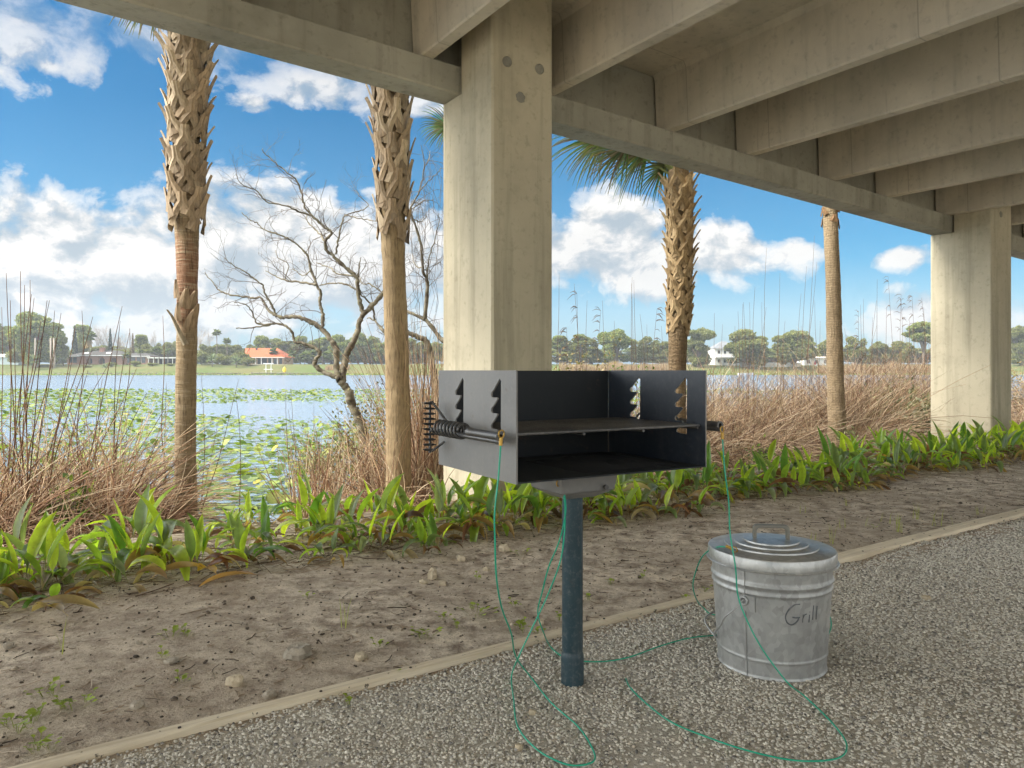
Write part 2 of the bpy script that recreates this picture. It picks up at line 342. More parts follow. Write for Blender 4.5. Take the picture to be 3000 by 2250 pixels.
def region(n, a0, a1, b0, b1, ymin=1.25, wid=.86, ymax=99):
    a, bb = N.uniform(a0, a1, n), N.uniform(b0, b1, n); x, y = a*CU-bb*SU, a*SU+bb*CU
    k = (y > ymin) & (np.abs(x) < wid*y) & (y < ymax); return np.stack([x[k], y[k]], 1), bb[k]
def gcols(n):
    t = N.uniform(0, 1, n)[:, None]; h = N.uniform(0, 1, n)[:, None]
    c = np.array([.52, .485, .41])*(1-t) + np.array([.66, .62, .53])*t
    c = np.where(h < .13, np.array([.22, .205, .18])*(.6+t), c); return np.where(h > .93, np.array([.48, .42, .33])*(.7+.4*t), c)
xy, bb = region(520000, -.9, 8.5, -2.6, 2.3, ymax=6.6)
TA, TB = gnd(95, 2250, .024), gnd(3000, 1505, .024); tl = (TB-TA).normalized(); side_ = tl.x*(xy[:, 1]-TA.y)-tl.y*(xy[:, 0]-TA.x); xy = xy[side_ < -.004]
d = np.hypot(xy[:, 0], xy[:, 1]); keep = N.uniform(size=len(d)) < np.interp(d, [2, 3.5, 5, 7], [1, .8, .55, .42])
# thin scuffed patches where sand shows between the stones
sc_ = np.array([noise.noise(Vector((x*1.5+4, y*1.5, 0))) for x, y in xy]); keep &= ~((sc_ > .36) & (N.uniform(size=len(d)) < .6))
xy = xy[keep]; d = d[keep]
sz = N.uniform(.0034, .0064, len(xy))*np.interp(d, [2, 6], [1, 1.35]); print('gravel', len(xy))
stones('gravel', xy, sz, gcols(len(xy)), 'loose grey pea gravel covering the ground beside the grill')
# ================================================================ LITTER on the dirt: bark flakes and twigs
def litter(name, n, b0, b1, label, ln=(.012, .06), cl=((.07, .05, .035), (.28, .21, .14), (.50, .42, .32)), a1=12):
    xy, _ = region(n, -1.6, a1, b0, b1); k = len(xy)
    zz = np.array([gz(x, y) for x, y in xy]) + .003; th = N.uniform(0, 6.28, k); L = N.uniform(*ln, k)*np.where(N.uniform(size=k) < .08, 2.6, 1)
    dx = np.stack([np.cos(th), np.sin(th), N.normal(0, .12, k)], 1)*L[:, None]; bend = N.normal(0, .12, (k, 1))*np.stack([-np.sin(th), np.cos(th), 0*th], 1)*L[:, None]
    P = np.concatenate([xy, zz[:, None]], 1)[:, None, :] + np.stack([-.5*dx, bend, .5*dx], 1); P[..., 2] = np.maximum(P[..., 2], zz[:, None]-.001)
    V, Fq = ntubes(P, np.repeat(N.uniform(.0008, .0022, k)[:, None], 3, 1))
    t = N.integers(0, len(cl), k); c = np.array(cl)[t]*N.uniform(.7, 1.3, (k, 1))
    tag(ob(name, mk(name, V, Fq, attmat(name, .9, vary=.1), np.repeat(c, 9, 0))), label, 'litter', kind='stuff')
litter('dirt_litter', 3800, 2.25, 4.2, 'bark flakes and twig bits strewn over the bare dirt')
litter('bed_litter', 7000, 3.55, 5.6, 'pale dead leaf straw under the plant bed', (.05, .22), ((.36, .28, .18), (.25, .17, .10), (.12, .08, .05)), 14)
# small soil crumbs and pebbles on the dirt
xy, _ = region(6500, -1.5, 9, 2.25, 4.6); k = len(xy)
stones('soil_crumbs', xy, N.uniform(.0025, .007, k)*np.where(N.uniform(size=k) < .04, 2.0, 1), np.where(N.uniform(size=(k, 1)) < .55, np.array([[.10, .08, .06]]), np.array([[.38, .32, .24]]))*N.uniform(.6, 1.3, (k, 1)), 'dark soil crumbs and small pebbles on the dirt strip')
# ================================================================ TIMBER EDGING
tm = pmat('edging_wood', (.50, .42, .28), (.36, .29, .19), 5, .85, 0, .5, 30, .006, (1, 1, 1))
nailm = pmat('nail', (.05, .04, .035), (.09, .06, .04), 20, .7, .6)
T0, T1 = gnd(95, 2250, .024), gnd(3000, 1505, .024); td = (T1-T0); td.z = 0; td.normalize(); tn = Vector((-td.y, td.x, 0))
def wood(k=1.0):
    m, b = new('weathered_wood'); v = b.n('ShaderNodeNewGeometry').outputs['Position']
    rt = b.n('ShaderNodeVectorRotate', {'Vector': v, 'Angle': -math.atan2(td.y, td.x)}, rotation_type='Z_AXIS').outputs[0]
    g = b.noise(b.scalev(rt, (2.2, 60, 40)), 1.5, 6, .6, .6); g2 = b.noise(b.scalev(rt, (1, 4, 4)), 2, 4)
    c = b.mix(b.ramp(g, [(.35, 0), (.65, 1)]), tuple(q*k for q in (.74, .65, .49)), tuple(q*k for q in (.56, .47, .33))); c = b.mix(b.ramp(g2, [(.5, 0), (.75, .5)]), c, (.40, .33, .24))
    c = b.mix(b.ramp(b.noise(rt, 38, 3), [(.66, 0), (.70, .8)]), c, (.05, .04, .03))
    finish(b, c, .9, 0, g, .5, .004, spec=.2); return m
wm = wood(); wm2 = wood(1.15)
def timber(s0, s1, label, dz=0.0, w=.042):
    c = T0 + td*s0; q = Vector((c.x, c.y, 0))
    r = empty('edging_board', q, label, 'edging board', 'boards edging the gravel')
    mb = MB(); n = max(2, int((s1-s0)/.25)); P = [(-.0, .0), (-.0, .019), (.005, .024), (w-.005, .024), (w, .019), (w, .0)]
    rings = []
    for i in range(n+1):
        s = s0 + (s1-s0)*i/n; o = T0 + td*s; wv = .002*noise.noise(Vector((s*.8, 0, 5))); wz = .003*noise.noise(Vector((s*.6, 3, 5)))+dz
        rings.append([Vector((o.x, o.y, 0)) + tn*(p+wv) + Vector((0, 0, q_-.02 if q_ == 0 else q_+wz)) for p, q_ in P])
    k = len(P); V = [p for r_ in rings for p in r_]
    mb.add(V, [(i*k+j, i*k+(j+1) % k, (i+1)*k+(j+1) % k, (i+1)*k+j) for i in range(n) for j in range(k)] + [tuple(range(k-1, -1, -1)), tuple(range(n*k, n*k+k))])
    mb.build('plank', wm if s0 < 1 else wm2, r, auto=40)
    s = s0 + .12
    while s < s1:
        o = T0 + td*s + tn*R.uniform(.012, w-.012); o.z = .0235+dz+.003*noise.noise(Vector((s*.6, 3, 5)))
        MB().lathe([(.0001, .0035), (.0045, .003), (.0055, -.002)], o, 8).build('nail', nailm, r); s += R.uniform(.28, .55)
timber(-1.2, 2.646, 'weathered board edging the gravel in front of the grill, reaching the bottom left')
timber(2.65, 5.9, 'pale board edging the gravel behind the lidded metal bucket', .004, .095)
timber(5.905, 9.5, 'farthest edging board running out past the right side', .002, .095)
# ================================================================ BRIDGE
SLU, SLV, A0, B0 = -.041, .0105, 3.237, 5.86
def BW(a, bb, z): return W(a, bb, z + SLU*(a-A0) + SLV*(bb-B0))
cm_deck = concrete('deck_concrete', (.60, .55, .455), (.50, .46, .385), (.21, .20, .17), .26, 2.44)
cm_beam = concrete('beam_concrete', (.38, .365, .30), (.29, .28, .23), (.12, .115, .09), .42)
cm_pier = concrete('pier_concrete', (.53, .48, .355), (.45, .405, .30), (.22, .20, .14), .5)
ZB, ZL, ZS, ZT = 3.51, 3.765, 4.40, 4.52
cm_bolt = concrete('dark_bolt_grout', (.30, .29, .24), (.23, .22, .185), (.08, .08, .07), .3)
names_tee = {-3: 'concrete deck panel over the far left bank', -2: 'concrete deck panel above the left palm, third from the near pier', -1: 'concrete deck panel left of the near pier, at the top edge', 0: 'concrete deck panel passing over the near pier', 1: 'concrete deck panel just right of the near pier', 2: 'concrete deck panel midway between the two piers', 3: 'concrete deck panel reaching the far pier', 4: 'concrete deck panel just past the far pier', 5: 'second concrete deck panel past the far pier', 6: 'third concrete deck panel past the far pier'}
def stem(mb, a, b0, b1):
    pr = [(a+.012, ZL), (a+.118, ZL), (a+.13, ZL+.015), (a+.16, ZS-.06), (a+.20, ZS+.01), (a-.07, ZS+.01), (a-.03, ZS-.06), (a, ZL+.015)]
    mb.prism(pr, lambda p, q, t: BW(p, t, q), b0, b1)
for k in range(-3, 7):
    a = 2.854 + 2.99*k; org = BW(a, 6, ZL)
    r = empty('double_tee', org, names_tee[k], 'deck panel', 'concrete deck panels')
    mb = MB(); mb.prism([(a-.822, ZS), (a+2.158, ZS), (a+2.158, ZT), (a-.822, ZT)], lambda p, q, t: BW(p, t, q), -6.2, 6.045); mb.build('deck_slab', cm_deck, r)
    for aa in (a, a+1.34):
        mb = MB(); stem(mb, aa, -6.2, 6.02); mb.build('rib', cm_deck, r, auto=25)
PA = (3.236, 11.98); PW_, P0, P1 = .635, 5.29, 6.19
def lbeam(a0, a1, label):
    r = empty('edge_beam', BW((a0+a1)/2, 6.0, ZB), label, 'beam', 'concrete edge beams')
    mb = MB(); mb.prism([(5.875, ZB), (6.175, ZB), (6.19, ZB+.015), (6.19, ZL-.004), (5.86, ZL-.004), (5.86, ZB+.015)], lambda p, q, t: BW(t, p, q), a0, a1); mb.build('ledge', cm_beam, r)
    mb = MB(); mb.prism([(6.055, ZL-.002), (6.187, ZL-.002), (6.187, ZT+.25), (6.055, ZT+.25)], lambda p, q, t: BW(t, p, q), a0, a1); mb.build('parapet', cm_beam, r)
mid = [PA[0]+.32, PA[1]+.32]
lbeam(-16, mid[0]-.012, 'long concrete edge beam left of the near pier, over the left palm')
lbeam(mid[0]+.012, mid[1]-.012, 'concrete edge beam spanning from the near pier to the far pier')
lbeam(mid[1]+.012, 26, 'concrete edge beam running on past the far pier')
def pier(a, label):
    r = empty('bridge_pier', W(a+.3, 5.7, -.05), label, 'pier', 'concrete bridge piers')
    c = .018
    def outline(b0, b1): return [(a+c, b0), (a+PW_-c, b0), (a+PW_, b0+c), (a+PW_, b1-c), (a+PW_-c, b1), (a+c, b1), (a, b1-c), (a, b0+c)]
    zt = ZB-.006
    mb = MB(); mb.prism(outline(P0, P1), lambda p, q, t: W(p, q, -1.0) if t == 0 else BW(p, q, zt), 0, 1); s = mb.build('shaft', cm_pier, r)
    mb = MB(); mb.prism(outline(P0+.0, 5.84), lambda p, q, t: BW(p, q, zt-.0 if t == 0 else ZS-.012), 0, 1); mb.build('head', cm_pier, r)
    for px, py in ((1485, 181), (1580, 203)):
        mm = (px-1500)/F; Y = 5.29/(CU-mm*SU); pz = 1-(py-HZ)/F*Y; aa, _ = AB(mm*Y, Y)
        mb = MB(); mb.lathe([(.0001, .022), (.034, .020), (.044, .010), (.046, -.004)], (0, 0, 0), 24)
        q = Vector((SU, -CU, 0)); M = q.to_track_quat('Z', 'Y').to_matrix(); base = W(aa - PA[0] + a, P0-.001, pz)
        mb.v = [tuple(M @ Vector(v) + base) for v in mb.v]; mb.build('bolt_cap', cm_bolt, r, auto=40)
    mm = (1525-1500)/F; Y = 5.29/(CU-mm*SU); pz = 1-(285-HZ)/F*Y; aa, _ = AB(mm*Y, Y)
    mb = MB(); mb.lathe([(.0001, .004), (.040, .003), (.052, -.003)], (0, 0, 0), 18)
    mb.v = [tuple(M @ Vector((v[0]*(1+.2*math.sin(5*v[1]*30)), v[1], v[2])) + W(aa-PA[0]+a, P0-.001, pz)) for v in mb.v]; mb.build('grout_patch', cm_bolt, r, auto=40)
pier(PA[0], 'near tall concrete pier standing directly behind the grill')
pier(PA[1], 'far concrete pier at the right beside the green plant bed')
# ================================================================ GRILL
GA_ = math.radians(30.3); gu = Vector((math.cos(GA_), math.sin(GA_), 0)); gv = Vector((-math.sin(GA_), math.cos(GA_), 0)); G0 = Vector((.011, 1.9646, 0)); GW, GD, GH = .699, .496, .306
def GP(p, q, z): return G0 + gu*p + gv*q + Vector((0, 0, z))
UZ = Vector((0, 0, 1)); gax = (gu, gv, UZ)
def steel(name, c1, c2, rough, metal=.0, dust=(.30, .28, .25), amt=.3):
    m, b = new(name); v = coords(b)
    n = b.noise(v, 3, 6, .6); n2 = b.noise(v, 60, 5, .7)
    c = b.mix(b.ramp(n, [(.4, 0), (.6, 1)]), c1, c2); c = b.mix(b.math('MULTIPLY', b.ramp(n2, [(.5, 0), (.72, 1)]), amt), c, dust); n3 = b.noise(v, 16, 6, .75)
    c = b.mix(b.math('MULTIPLY', b.ramp(n3, [(.60, 0), (.72, 1)]), .45), c, (.10, .055, .035) if metal == 0 else (.16, .14, .11)); c = b.mix(b.math('MULTIPLY', b.ramp(b.noise(b.scalev(v, (18, 18, 1.6)), 1.4, 5), [(.55, 0), (.75, 1)]), amt), c, tuple(q*.75 for q in dust))
    p = finish(b, c, rough, metal, b.noise(v, 220, 3, .7), .15, .001, spec=.5)
    b.set(p.inputs['Roughness'], b.math('ADD', rough-.1, b.math('MULTIPLY', n2, .25))); return m
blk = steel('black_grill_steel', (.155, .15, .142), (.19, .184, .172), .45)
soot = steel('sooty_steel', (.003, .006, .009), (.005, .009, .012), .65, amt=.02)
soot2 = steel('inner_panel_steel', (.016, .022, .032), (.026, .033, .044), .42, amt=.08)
polem = steel('dark_painted_pole', (.007, .030, .040), (.014, .042, .054), .45, amt=.22)
grat = steel('grate_rod', (.06, .06, .06), (.12, .115, .11), .4, .6)
rust = pmat('rust', (.16, .075, .04), (.07, .045, .035), 25, .85)
base = GP(GW/2, GD/2, 0); base.z = 0
grill = empty('park_grill', base, 'black steel park grill box on a single post, front open to the gravel', 'grill')
def slot(q0, sgn):                                         # saw tooth slot: straight front edge, hooked rear edge
    L = [(q0, .030), (q0+.008, .023)]; z = .030; pitch = .0445
    for i in range(4):
        zz = z + i*pitch
        L += [(q0+.044, zz+.026), (q0+.055, zz+.032), (q0+.058, zz+.040), (q0+.054, zz+.046), (q0+.042, zz+.047), (q0+.026, zz+.046), (q0+.020, zz+.050)] if i < 3 else [(q0+.040, zz+.026), (q0+.050, zz+.032), (q0+.050, zz+.040), (q0+.03, zz+.044)]
    L += [(q0+.002, .030+3*pitch+.044)]
    return L
outline = [(0, 0), (GD, 0), (GD, GH), (0, GH)]
for p0, t in ((0, .005), (GW, -.005)):
    mb = MB(); mb.plate([outline, slot(.082, 1), slot(.314, 1)], lambda q, r, d: GP(p0 + d, q, 1-r), t)
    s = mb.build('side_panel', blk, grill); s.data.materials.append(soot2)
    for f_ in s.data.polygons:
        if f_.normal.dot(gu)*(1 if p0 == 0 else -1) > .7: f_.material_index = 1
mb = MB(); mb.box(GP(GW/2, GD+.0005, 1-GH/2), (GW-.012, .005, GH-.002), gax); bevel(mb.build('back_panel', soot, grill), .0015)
fl = [(.006, .002), (GW-.006, .002), (GW-.006, GD-.032), (GW-.020, GD-.032), (GW-.034, GD-.004), (.006, GD-.004)]
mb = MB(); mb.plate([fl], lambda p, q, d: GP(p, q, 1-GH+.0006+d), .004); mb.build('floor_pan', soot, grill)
# a little ash and one scrap of pale leaf lie on the floor pan
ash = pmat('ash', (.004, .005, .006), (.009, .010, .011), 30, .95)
mb = MB(); V = []; n = 26
for i in range(n):
    for j in range(12):
        p, q = .25+.4*i/(n-1), .05+.36*j/11; e = min(1, 4*min(i/(n-1), 1-i/(n-1)), 4*min(j/11, 1-j/11))
        V.append(GP(p, q, 1-GH+.003 + e*(.012+.014*noise.noise(Vector((p*22, q*22, 1))))))
mb.add(V, [(i*12+j, (i+1)*12+j, (i+1)*12+j+1, i*12+j+1) for i in range(n-1) for j in range(11)]); mb.build('ash_bed', ash, grill, auto=60)
GZ = .826
mb = MB()
for i in range(22): q = .02+.4*i/21; mb.tube([GP(.012, q, GZ), GP(GW-.012, q, GZ)], .0042, 6)
for p in (.016, .24, .46, GW-.016): mb.tube([GP(p, .022, GZ-.008), GP(p, .435, GZ-.008)], .005, 6)
mb.build('cooking_grate', grat, grill, auto=60)
for sgn, pe in ((-1, 0), (1, GW)):
    def HP(d, q, z): return GP(pe + sgn*d, q, z)
    mb = MB(); hz_ = .812
    for q in (.097, .328): mb.tube(spline([HP(-.02, q, GZ-.008), HP(.018, q, GZ-.008), HP(.04, q, hz_+.006), HP(.052, q+.012, hz_)], 4), .0055, 8)
    mb.tube([HP(.052, -.012, hz_), HP(.052, .43, hz_)], .0075, 10); h = mb.build('grate_handle', grat, grill, auto=50)
    mb = MB(); mb.lathe([(.007, 0), (.0135, 0), (.0135, .006), (.0118, .008), (.0118, .165), (.0132, .168), (.0132, .182), (.007, .182)], (0, 0, 0), 20)
    M = gv.to_track_quat('Z', 'Y').to_matrix(); o_ = HP(.052, -.008, hz_+.013); mb.v = [tuple(M @ Vector(v) + o_) for v in mb.v]; mb.build('sleeve_grip', grat, h, auto=40)
    mb = MB(); H_ = []
    for i in range(8*14+1):
        a = 2*math.pi*i/14; q = .205+.185*i/(8*14); H_.append(HP(.052+.0215*math.cos(a), q, hz_+.012+.0215*math.sin(a)))
    mb.tube(H_, .0042, 6); mb.build('coil_grip', grat, h, smooth=True)
# toothed scraper rack hanging at the rear corner of the left panel
mb = MB(); rk = lambda d, q, z: GP(-d, q, z)
mb.box(rk(.040, .475, .818), (.006, .007, .165), gax)
for i in range(10):
    z = .744+.0165*i; mb.tube([rk(.018, .476, z), rk(.030, .476, z+.001), rk(.055, .474, z+.002), rk(.066, .473, z+.004)], [.0008, .0045, .0045, .0008], 6)
mb.tube([rk(.036, .47, .900), rk(.012, .40, .835)], .004, 6); mb.tube([rk(.036, .47, .74), rk(.006, .44, .772)], .004, 6)
mb.build('scraper_rack', grat, grill, auto=50)
# pedestal
pc = gnd(1677, 1998); pc.z = 0
def frus(mb, hx, hy, z, hx2, hy2, z2):
    V = [pc + gu*(i*hx) + gv*(j*hy) + UZ*z for i, j in ((-1, -1), (1, -1), (1, 1), (-1, 1))] + [pc + gu*(i*hx2) + gv*(j*hy2) + UZ*z2 for i, j in ((-1, -1), (1, -1), (1, 1), (-1, 1))]
    mb.add(V, [(3, 2, 1, 0), (4, 5, 6, 7)] + [(i, (i+1) % 4, 4+(i+1) % 4, 4+i) for i in range(4)])
mb = MB(); frus(mb, .112, .10, .6925, .100, .09, .622); frus(mb, .098, .088, .6215, .055, .05, .598); br = mb.build('swivel_bracket', blk, grill); bevel(br, .004)
mb = MB(); mb.lathe([(.0001, .01), (.008, .01), (.008, 0)], (0, 0, 0), 6); M = (-gv).to_track_quat('Z', 'Y').to_matrix(); mb.v = [tuple(M @ Vector(v) + pc + gu*.055 - gv*.098 + UZ*.635) for v in mb.v]; mb.build('bracket_bolt', grat, br)
mb = MB(); mb.lathe([(.0335, .104), (.0335, .60), (.040, .604), (.040, .64)], pc, 32); mb.build('post', polem, grill, auto=40)
mb = MB(); mb.lathe([(.0365, -.06), (.0365, .085), (.034, .0955), (.032, .10), (.032, .106)], pc, 32); mb.build('ground_sleeve', polem, grill, auto=40)
# ================================================================ BUCKET
BC = Vector((.893, 2.53, 0))
def gal(k=.34):
    m, b = new('galvanised_metal'); v = coords(b)
    n = b.noise(v, 7, 6, .6); vo = b.n('ShaderNodeTexVoronoi', {'Vector': b.scalev(v, (1, 1, .7)), 'Scale': 60.0}).outputs[1]
    st = b.noise(b.scalev(v, (26, 26, 2.0)), 1, 4, .6)
    c = b.mix(b.ramp(n, [(.35, 0), (.65, 1)]), (.43, .43, .405), (.30, .30, .285)); c = b.mix(.14, c, b.n('ShaderNodeRGBToBW', {0: vo}).outputs[0])
    c = b.mix(b.math('MULTIPLY', b.ramp(st, [(.55, 0), (.75, 1)]), .35), c, (.22, .22, .21))
    p = finish(b, c, .42, .5, n, .08, .004, spec=.5); b.set(p.inputs['Roughness'], b.math('ADD', k, b.math('MULTIPLY', n, .28))); return m
gm = gal(); gl = gal(.2)
def brad(z):
    return .176 + .0625*z + .0062*math.exp(-((z-.302)/.007)**2) + .0048*math.exp(-((z-.276)/.005)**2) + .0030*math.exp(-((z-.058)/.003)**2) + (.004*max(0, 1-z/.008))
bucket = empty('lidded_bucket', BC, 'round galvanised metal bucket with a lid and Grill scrawled on its side', 'bucket')
mb = MB(); prof = [(.0001, .012), (.172, .012), (.174, .001)] + [(brad(z), z) for z in np.linspace(.001, .356, 96)]
mb.lathe(prof, BC, 72); mb.v = [(BC.x+(x_-BC.x)*k_, BC.y+(y_-BC.y)*k_, z_) for x_, y_, z_ in mb.v for k_ in [1+.010*noise.noise(Vector((x_*9, y_*9, z_*11)))*min(1, z_*8)*(1 if z_ < .13 else .08)]]; body = mb.build('body', gm, bucket, auto=60)
mb = MB(); lp = [(.205, .352), (.2155, .3515), (.2175, .354), (.2155, .357), (.2108, .358), (.2105, .388), (.208, .393), (.2045, .3945), (.158, .399), (.1545, .400), (.1535, .4045), (.1235, .4065), (.1215, .4075), (.1205, .412), (.094, .4135), (.0915, .4145), (.0905, .419), (.05, .4215), (.0001, .4225)]
mb.lathe(lp, BC, 72); lid = mb.build('lid', gl, bucket, auto=35)
hm_ = steel('dull_handle', (.20, .19, .16), (.27, .26, .22), .5, .5)
hd = Vector((.985, -.17, 0)); hn = Vector((.17, .985, 0)); U = []
for w_, t in ((.060, 0), (.049, .010)):
    arc = [(-w_, .0)] + [(-w_+.016-.016*math.cos(a)*1, .036-t+.0+(.012)*math.sin(a)) for a in np.linspace(0, math.pi/2, 5)] + [(w_-.016+.016*math.cos(a), .036-t+.012*math.sin(a)) for a in np.linspace(math.pi/2, 0, 5)] + [(w_, 0)]
    U.append(arc)
out = U[0] + U[1][::-1]
mb = MB(); mb.prism(out, lambda p, q, t: BC + hd*p + hn*t + UZ*(.4205+q), -.012, .012); bevel(mb.build('handle', hm_, lid), .002)
def hit(px, py, off=0.0):                                  # where the sight line through a pixel meets the bucket wall
    m, s = (px-1500)/F, -(py-HZ)/F; lo, hi = 1.9, BC.y
    f = lambda Y: math.hypot(m*Y-BC.x, Y-BC.y) - brad(1+s*Y) - off
    t = 2.1
    while f(t) > 0 and t < 2.6: t += .002
    return Vector((m*t, t, 1+s*t))
mk_ = pmat('marker_ink', (.06, .065, .07), (.16, .165, .17), 60, .7)
STR = [[(885, 815), (840, 820), (800, 850), (770, 890), (758, 930), (772, 975), (805, 996), (840, 985), (866, 958), (874, 932)], [(820, 930), (850, 934), (884, 932)],
       [(915, 905), (912, 940), (909, 975)], [(911, 945), (925, 912), (946, 902)], [(970, 908), (965, 975)], [(974, 880), (972, 886)], [(1006, 825), (1001, 890), (997, 952)], [(1037, 830), (1031, 890), (1027, 948)]]
mb = MB()
for i, s in enumerate(STR):
    pts = [hit(2050+x/3.0156, 1500+y/3.0156, .0012) for x, y in s]; mb.tube(spline(pts, 5), .0024 if i < 2 else .0016, 5)
mb.build('lettering', mk_, body, smooth=True)
e1 = hit(2181, 1757); ea = math.atan2(e1.y-BC.y, e1.x-BC.x)
def polar(a, r, z): return BC + Vector((r*math.cos(a), r*math.sin(a), z))
for k in (0, 1):
    a = ea + k*math.pi; mb = MB(); V = []
    for i, da in enumerate(np.linspace(-.06, .19, 7)):
        for zz in (e1.z-.034, e1.z+.018):
            for o_ in (.0012, .006): V.append(polar(a+da, brad(zz)+o_, zz))
    Fc = []
    for i in range(6):
        o_ = i*4; Fc += [(o_+1, o_+5, o_+7, o_+3), (o_+2, o_+3, o_+7, o_+6), (o_, o_+4, o_+5, o_+1)]
    mb.add(V, Fc + [(0, 1, 3, 2), (24, 26, 27, 25)])
    rr = [polar(a+.01, brad(e1.z)+.010, e1.z) + Vector((0, 0, .012*math.sin(t))) + Vector((-math.sin(a), math.cos(a), 0))*(.012*math.cos(t)) for t in np.linspace(0, 2*math.pi, 17)]
    mb.tube(rr, .004, 6, False); mb.build('ear', gm, bucket, auto=40)
mb = MB(); V = []
for zz in np.linspace(.004, .348, 60):
    V += [polar(ea+.003+d, brad(zz)+o_, zz) for d, o_ in ((-.024, .0002), (-.022, .0042), (.016, .0042), (.018, .0002))]
mb.add(V, [(i*4+j, i*4+j+1, i*4+j+5, i*4+j+4) for i in range(59) for j in range(3)]); mb.build('seam', gm, body, auto=50)
e2 = polar(ea+math.pi, brad(e1.z)+.012, e1.z)
bl = [polar(ea+.01, brad(e1.z)+.011, e1.z+.004), at(2148, 1788, 2.37), at(2122, 1810, 2.40), at(2112, 1830, 2.43), at(2094, 1852, 2.50), at(2095, 1864, 2.56), Vector((.70, 2.66, .10)), Vector((.80, 2.76, .11)), Vector((.95, 2.765, .19)), e2]
mb = MB(); mb.tube(spline(bl, 8), .0032, 6); mb.build('bail', gm, bucket, smooth=True)
# ================================================================ CABLES
grn, b = new('green_cable_sleeve'); finish(b, (.010, .33, .20), .35, spec=.5)
brass = pmat('brass_ferrule', (.50, .30, .06), (.38, .24, .06), 60, .45, .5)
def cable(pts, label, ends):
    pts = [Vector(p)+Vector((R.gauss(0, .003), R.gauss(0, .003), 0)) if 0 < i_ < len(pts)-1 else Vector(p) for i_, p in enumerate(pts)]; P = spline(pts, 10); o = empty('tether_cable', Vector((P[0].x, P[0].y, 0)), label, 'cable', 'green tether cables')
    mb = MB(); mb.tube(P, .0024, 7); mb.build('wire', grn, o, smooth=True)
    for i, j in ends:
        d = (P[j]-P[i]).normalized(); mb = MB(); mb.tube([P[i]-d*.002, P[i]+d*.018], .0052, 8); mb.build('ferrule', brass, o, auto=40)
        nrm = d.orthogonal().normalized(); mb = MB()
        mb.tube([P[i] - d*.012 + (d*math.cos(t)+nrm*math.sin(t))*.010 for t in np.linspace(0, 2*math.pi, 13)], .0022, 6, False); mb.build('eyelet', brass, o, smooth=True)
g = lambda x, y: gnd(x, y, .014)
cable([at(1468, 1285, 1.89), at(1455, 1400, 1.885), at(1449, 1500, 1.88), at(1448, 1580, 1.88), at(1456, 1690, 1.9), at(1473, 1780, 1.98), at(1494, 1855, 2.10), at(1516, 1925, 2.24), g(1556, 1990), g(1620, 2055), g(1690, 2125), g(1735, 2185), g(1738, 2226), g(1700, 2243), g(1640, 2236), g(1570, 2195), g(1522, 2130), g(1502, 2050), g(1504, 1980), at(1516, 1925, 2.29), at(1560, 1840, 2.29), at(1606, 1750, 2.28), at(1638, 1650, 2.27), at(1653, 1560, 2.262), at(1654, 1470, 2.255), at(1641, 1425, 2.245)],
      'green cable hanging from the left grate handle and looping over the gravel', ((0, 4), (-1, -5)))
cable([at(2116, 1270, 2.3), at(2124, 1370, 2.29), at(2132, 1470, 2.285), at(2142, 1560, 2.275), at(2150, 1660, 2.26), at(2166, 1745, 2.26), at(2190, 1820, 2.24), at(2225, 1895, 2.2), at(2275, 1965, 2.17), at(2318, 2008, 2.16), g(2360, 2045), g(2430, 2110), g(2474, 2165), g(2480, 2200), g(2450, 2222), g(2380, 2231), g(2290, 2224), g(2180, 2195), g(2070, 2160), g(1970, 2117), g(1890, 2060), g(1850, 2015), gnd(1834, 1988, .004)],
      'green cable hanging from the right grate handle past the bucket', ((0, 4),))
cable([at(1651, 1425, 2.235), at(1656, 1500, 2.25), at(1640, 1585, 2.285), at(1607, 1660, 2.32), at(1582, 1735, 2.36), at(1577, 1795, 2.40), at(1592, 1850, 2.44), g(1620, 1895), g(1655, 1928), g(1700, 1938), g(1770, 1939), g(1850, 1924), g(1930, 1895), g(2010, 1868), g(2090, 1860), g(2200, 1852), g(2330, 1858), g(2405, 1880), gnd(2432, 1840, .05), gnd(2428, 1800, .06), g(2380, 1775), g(2250, 1792), g(2100, 1802), gnd(2060, 1780, .03), at(2040, 1755, 2.85), at(2033, 1710, 2.78), at(2043, 1655, 2.68), at(2068, 1620, 2.58), at(2100, 1603, 2.50), at(2128, 1603, 2.45), at(2142, 1606, 2.44)],
      'green cable running from the post across the gravel up to the bucket lid', ((-1, -5),))
# ================================================================ ROCKS
rockm = [pmat('limestone_rock', (.60, .50, .35), (.38, .32, .22), 18, .95, 0, .8, 40, .01), pmat('grey_rock', (.46, .40, .31), (.28, .245, .19), 20, .95, 0, .8, 45, .01)]
def rock(px, py, w, label, h=.62, mi=0, seed=0, ang=0, d=.8):
    p = gnd(px, py, .02); p.z = gz(p.x, p.y); r = w/2/F*p.y; mb = MB(); n1, n2 = 7, 11; V = []
    for i in range(n1+1):
        t = math.pi*i/n1
        for j in range(n2):
            f = 2*math.pi*j/n2; q = Vector((math.sin(t)*math.cos(f), math.sin(t)*math.sin(f), math.cos(t)))
            q2 = Vector([math.copysign(abs(c)**.72, c) for c in q]); k = 1 + .42*noise.noise(q*1.6+Vector((seed*7, 3, 1))) + .09*noise.noise(q*4+Vector((seed, 9, 1)))
            V.append(Vector((q2.x*k, q2.y*k*d, q2.z*k*h))*r + Vector((0, 0, r*h*.45)))
    mb.add(V, [(i*n2+j, (i+1)*n2+j, (i+1)*n2+(j+1) % n2, i*n2+(j+1) % n2) for i in range(n1) for j in range(n2)])
    o = mb.build('rock', rockm[mi], auto=18, origin=(0, 0, 0)); o.location = p; o.rotation_euler = (0, 0, ang); tag(o, label, 'rock', 'loose rocks on the dirt')
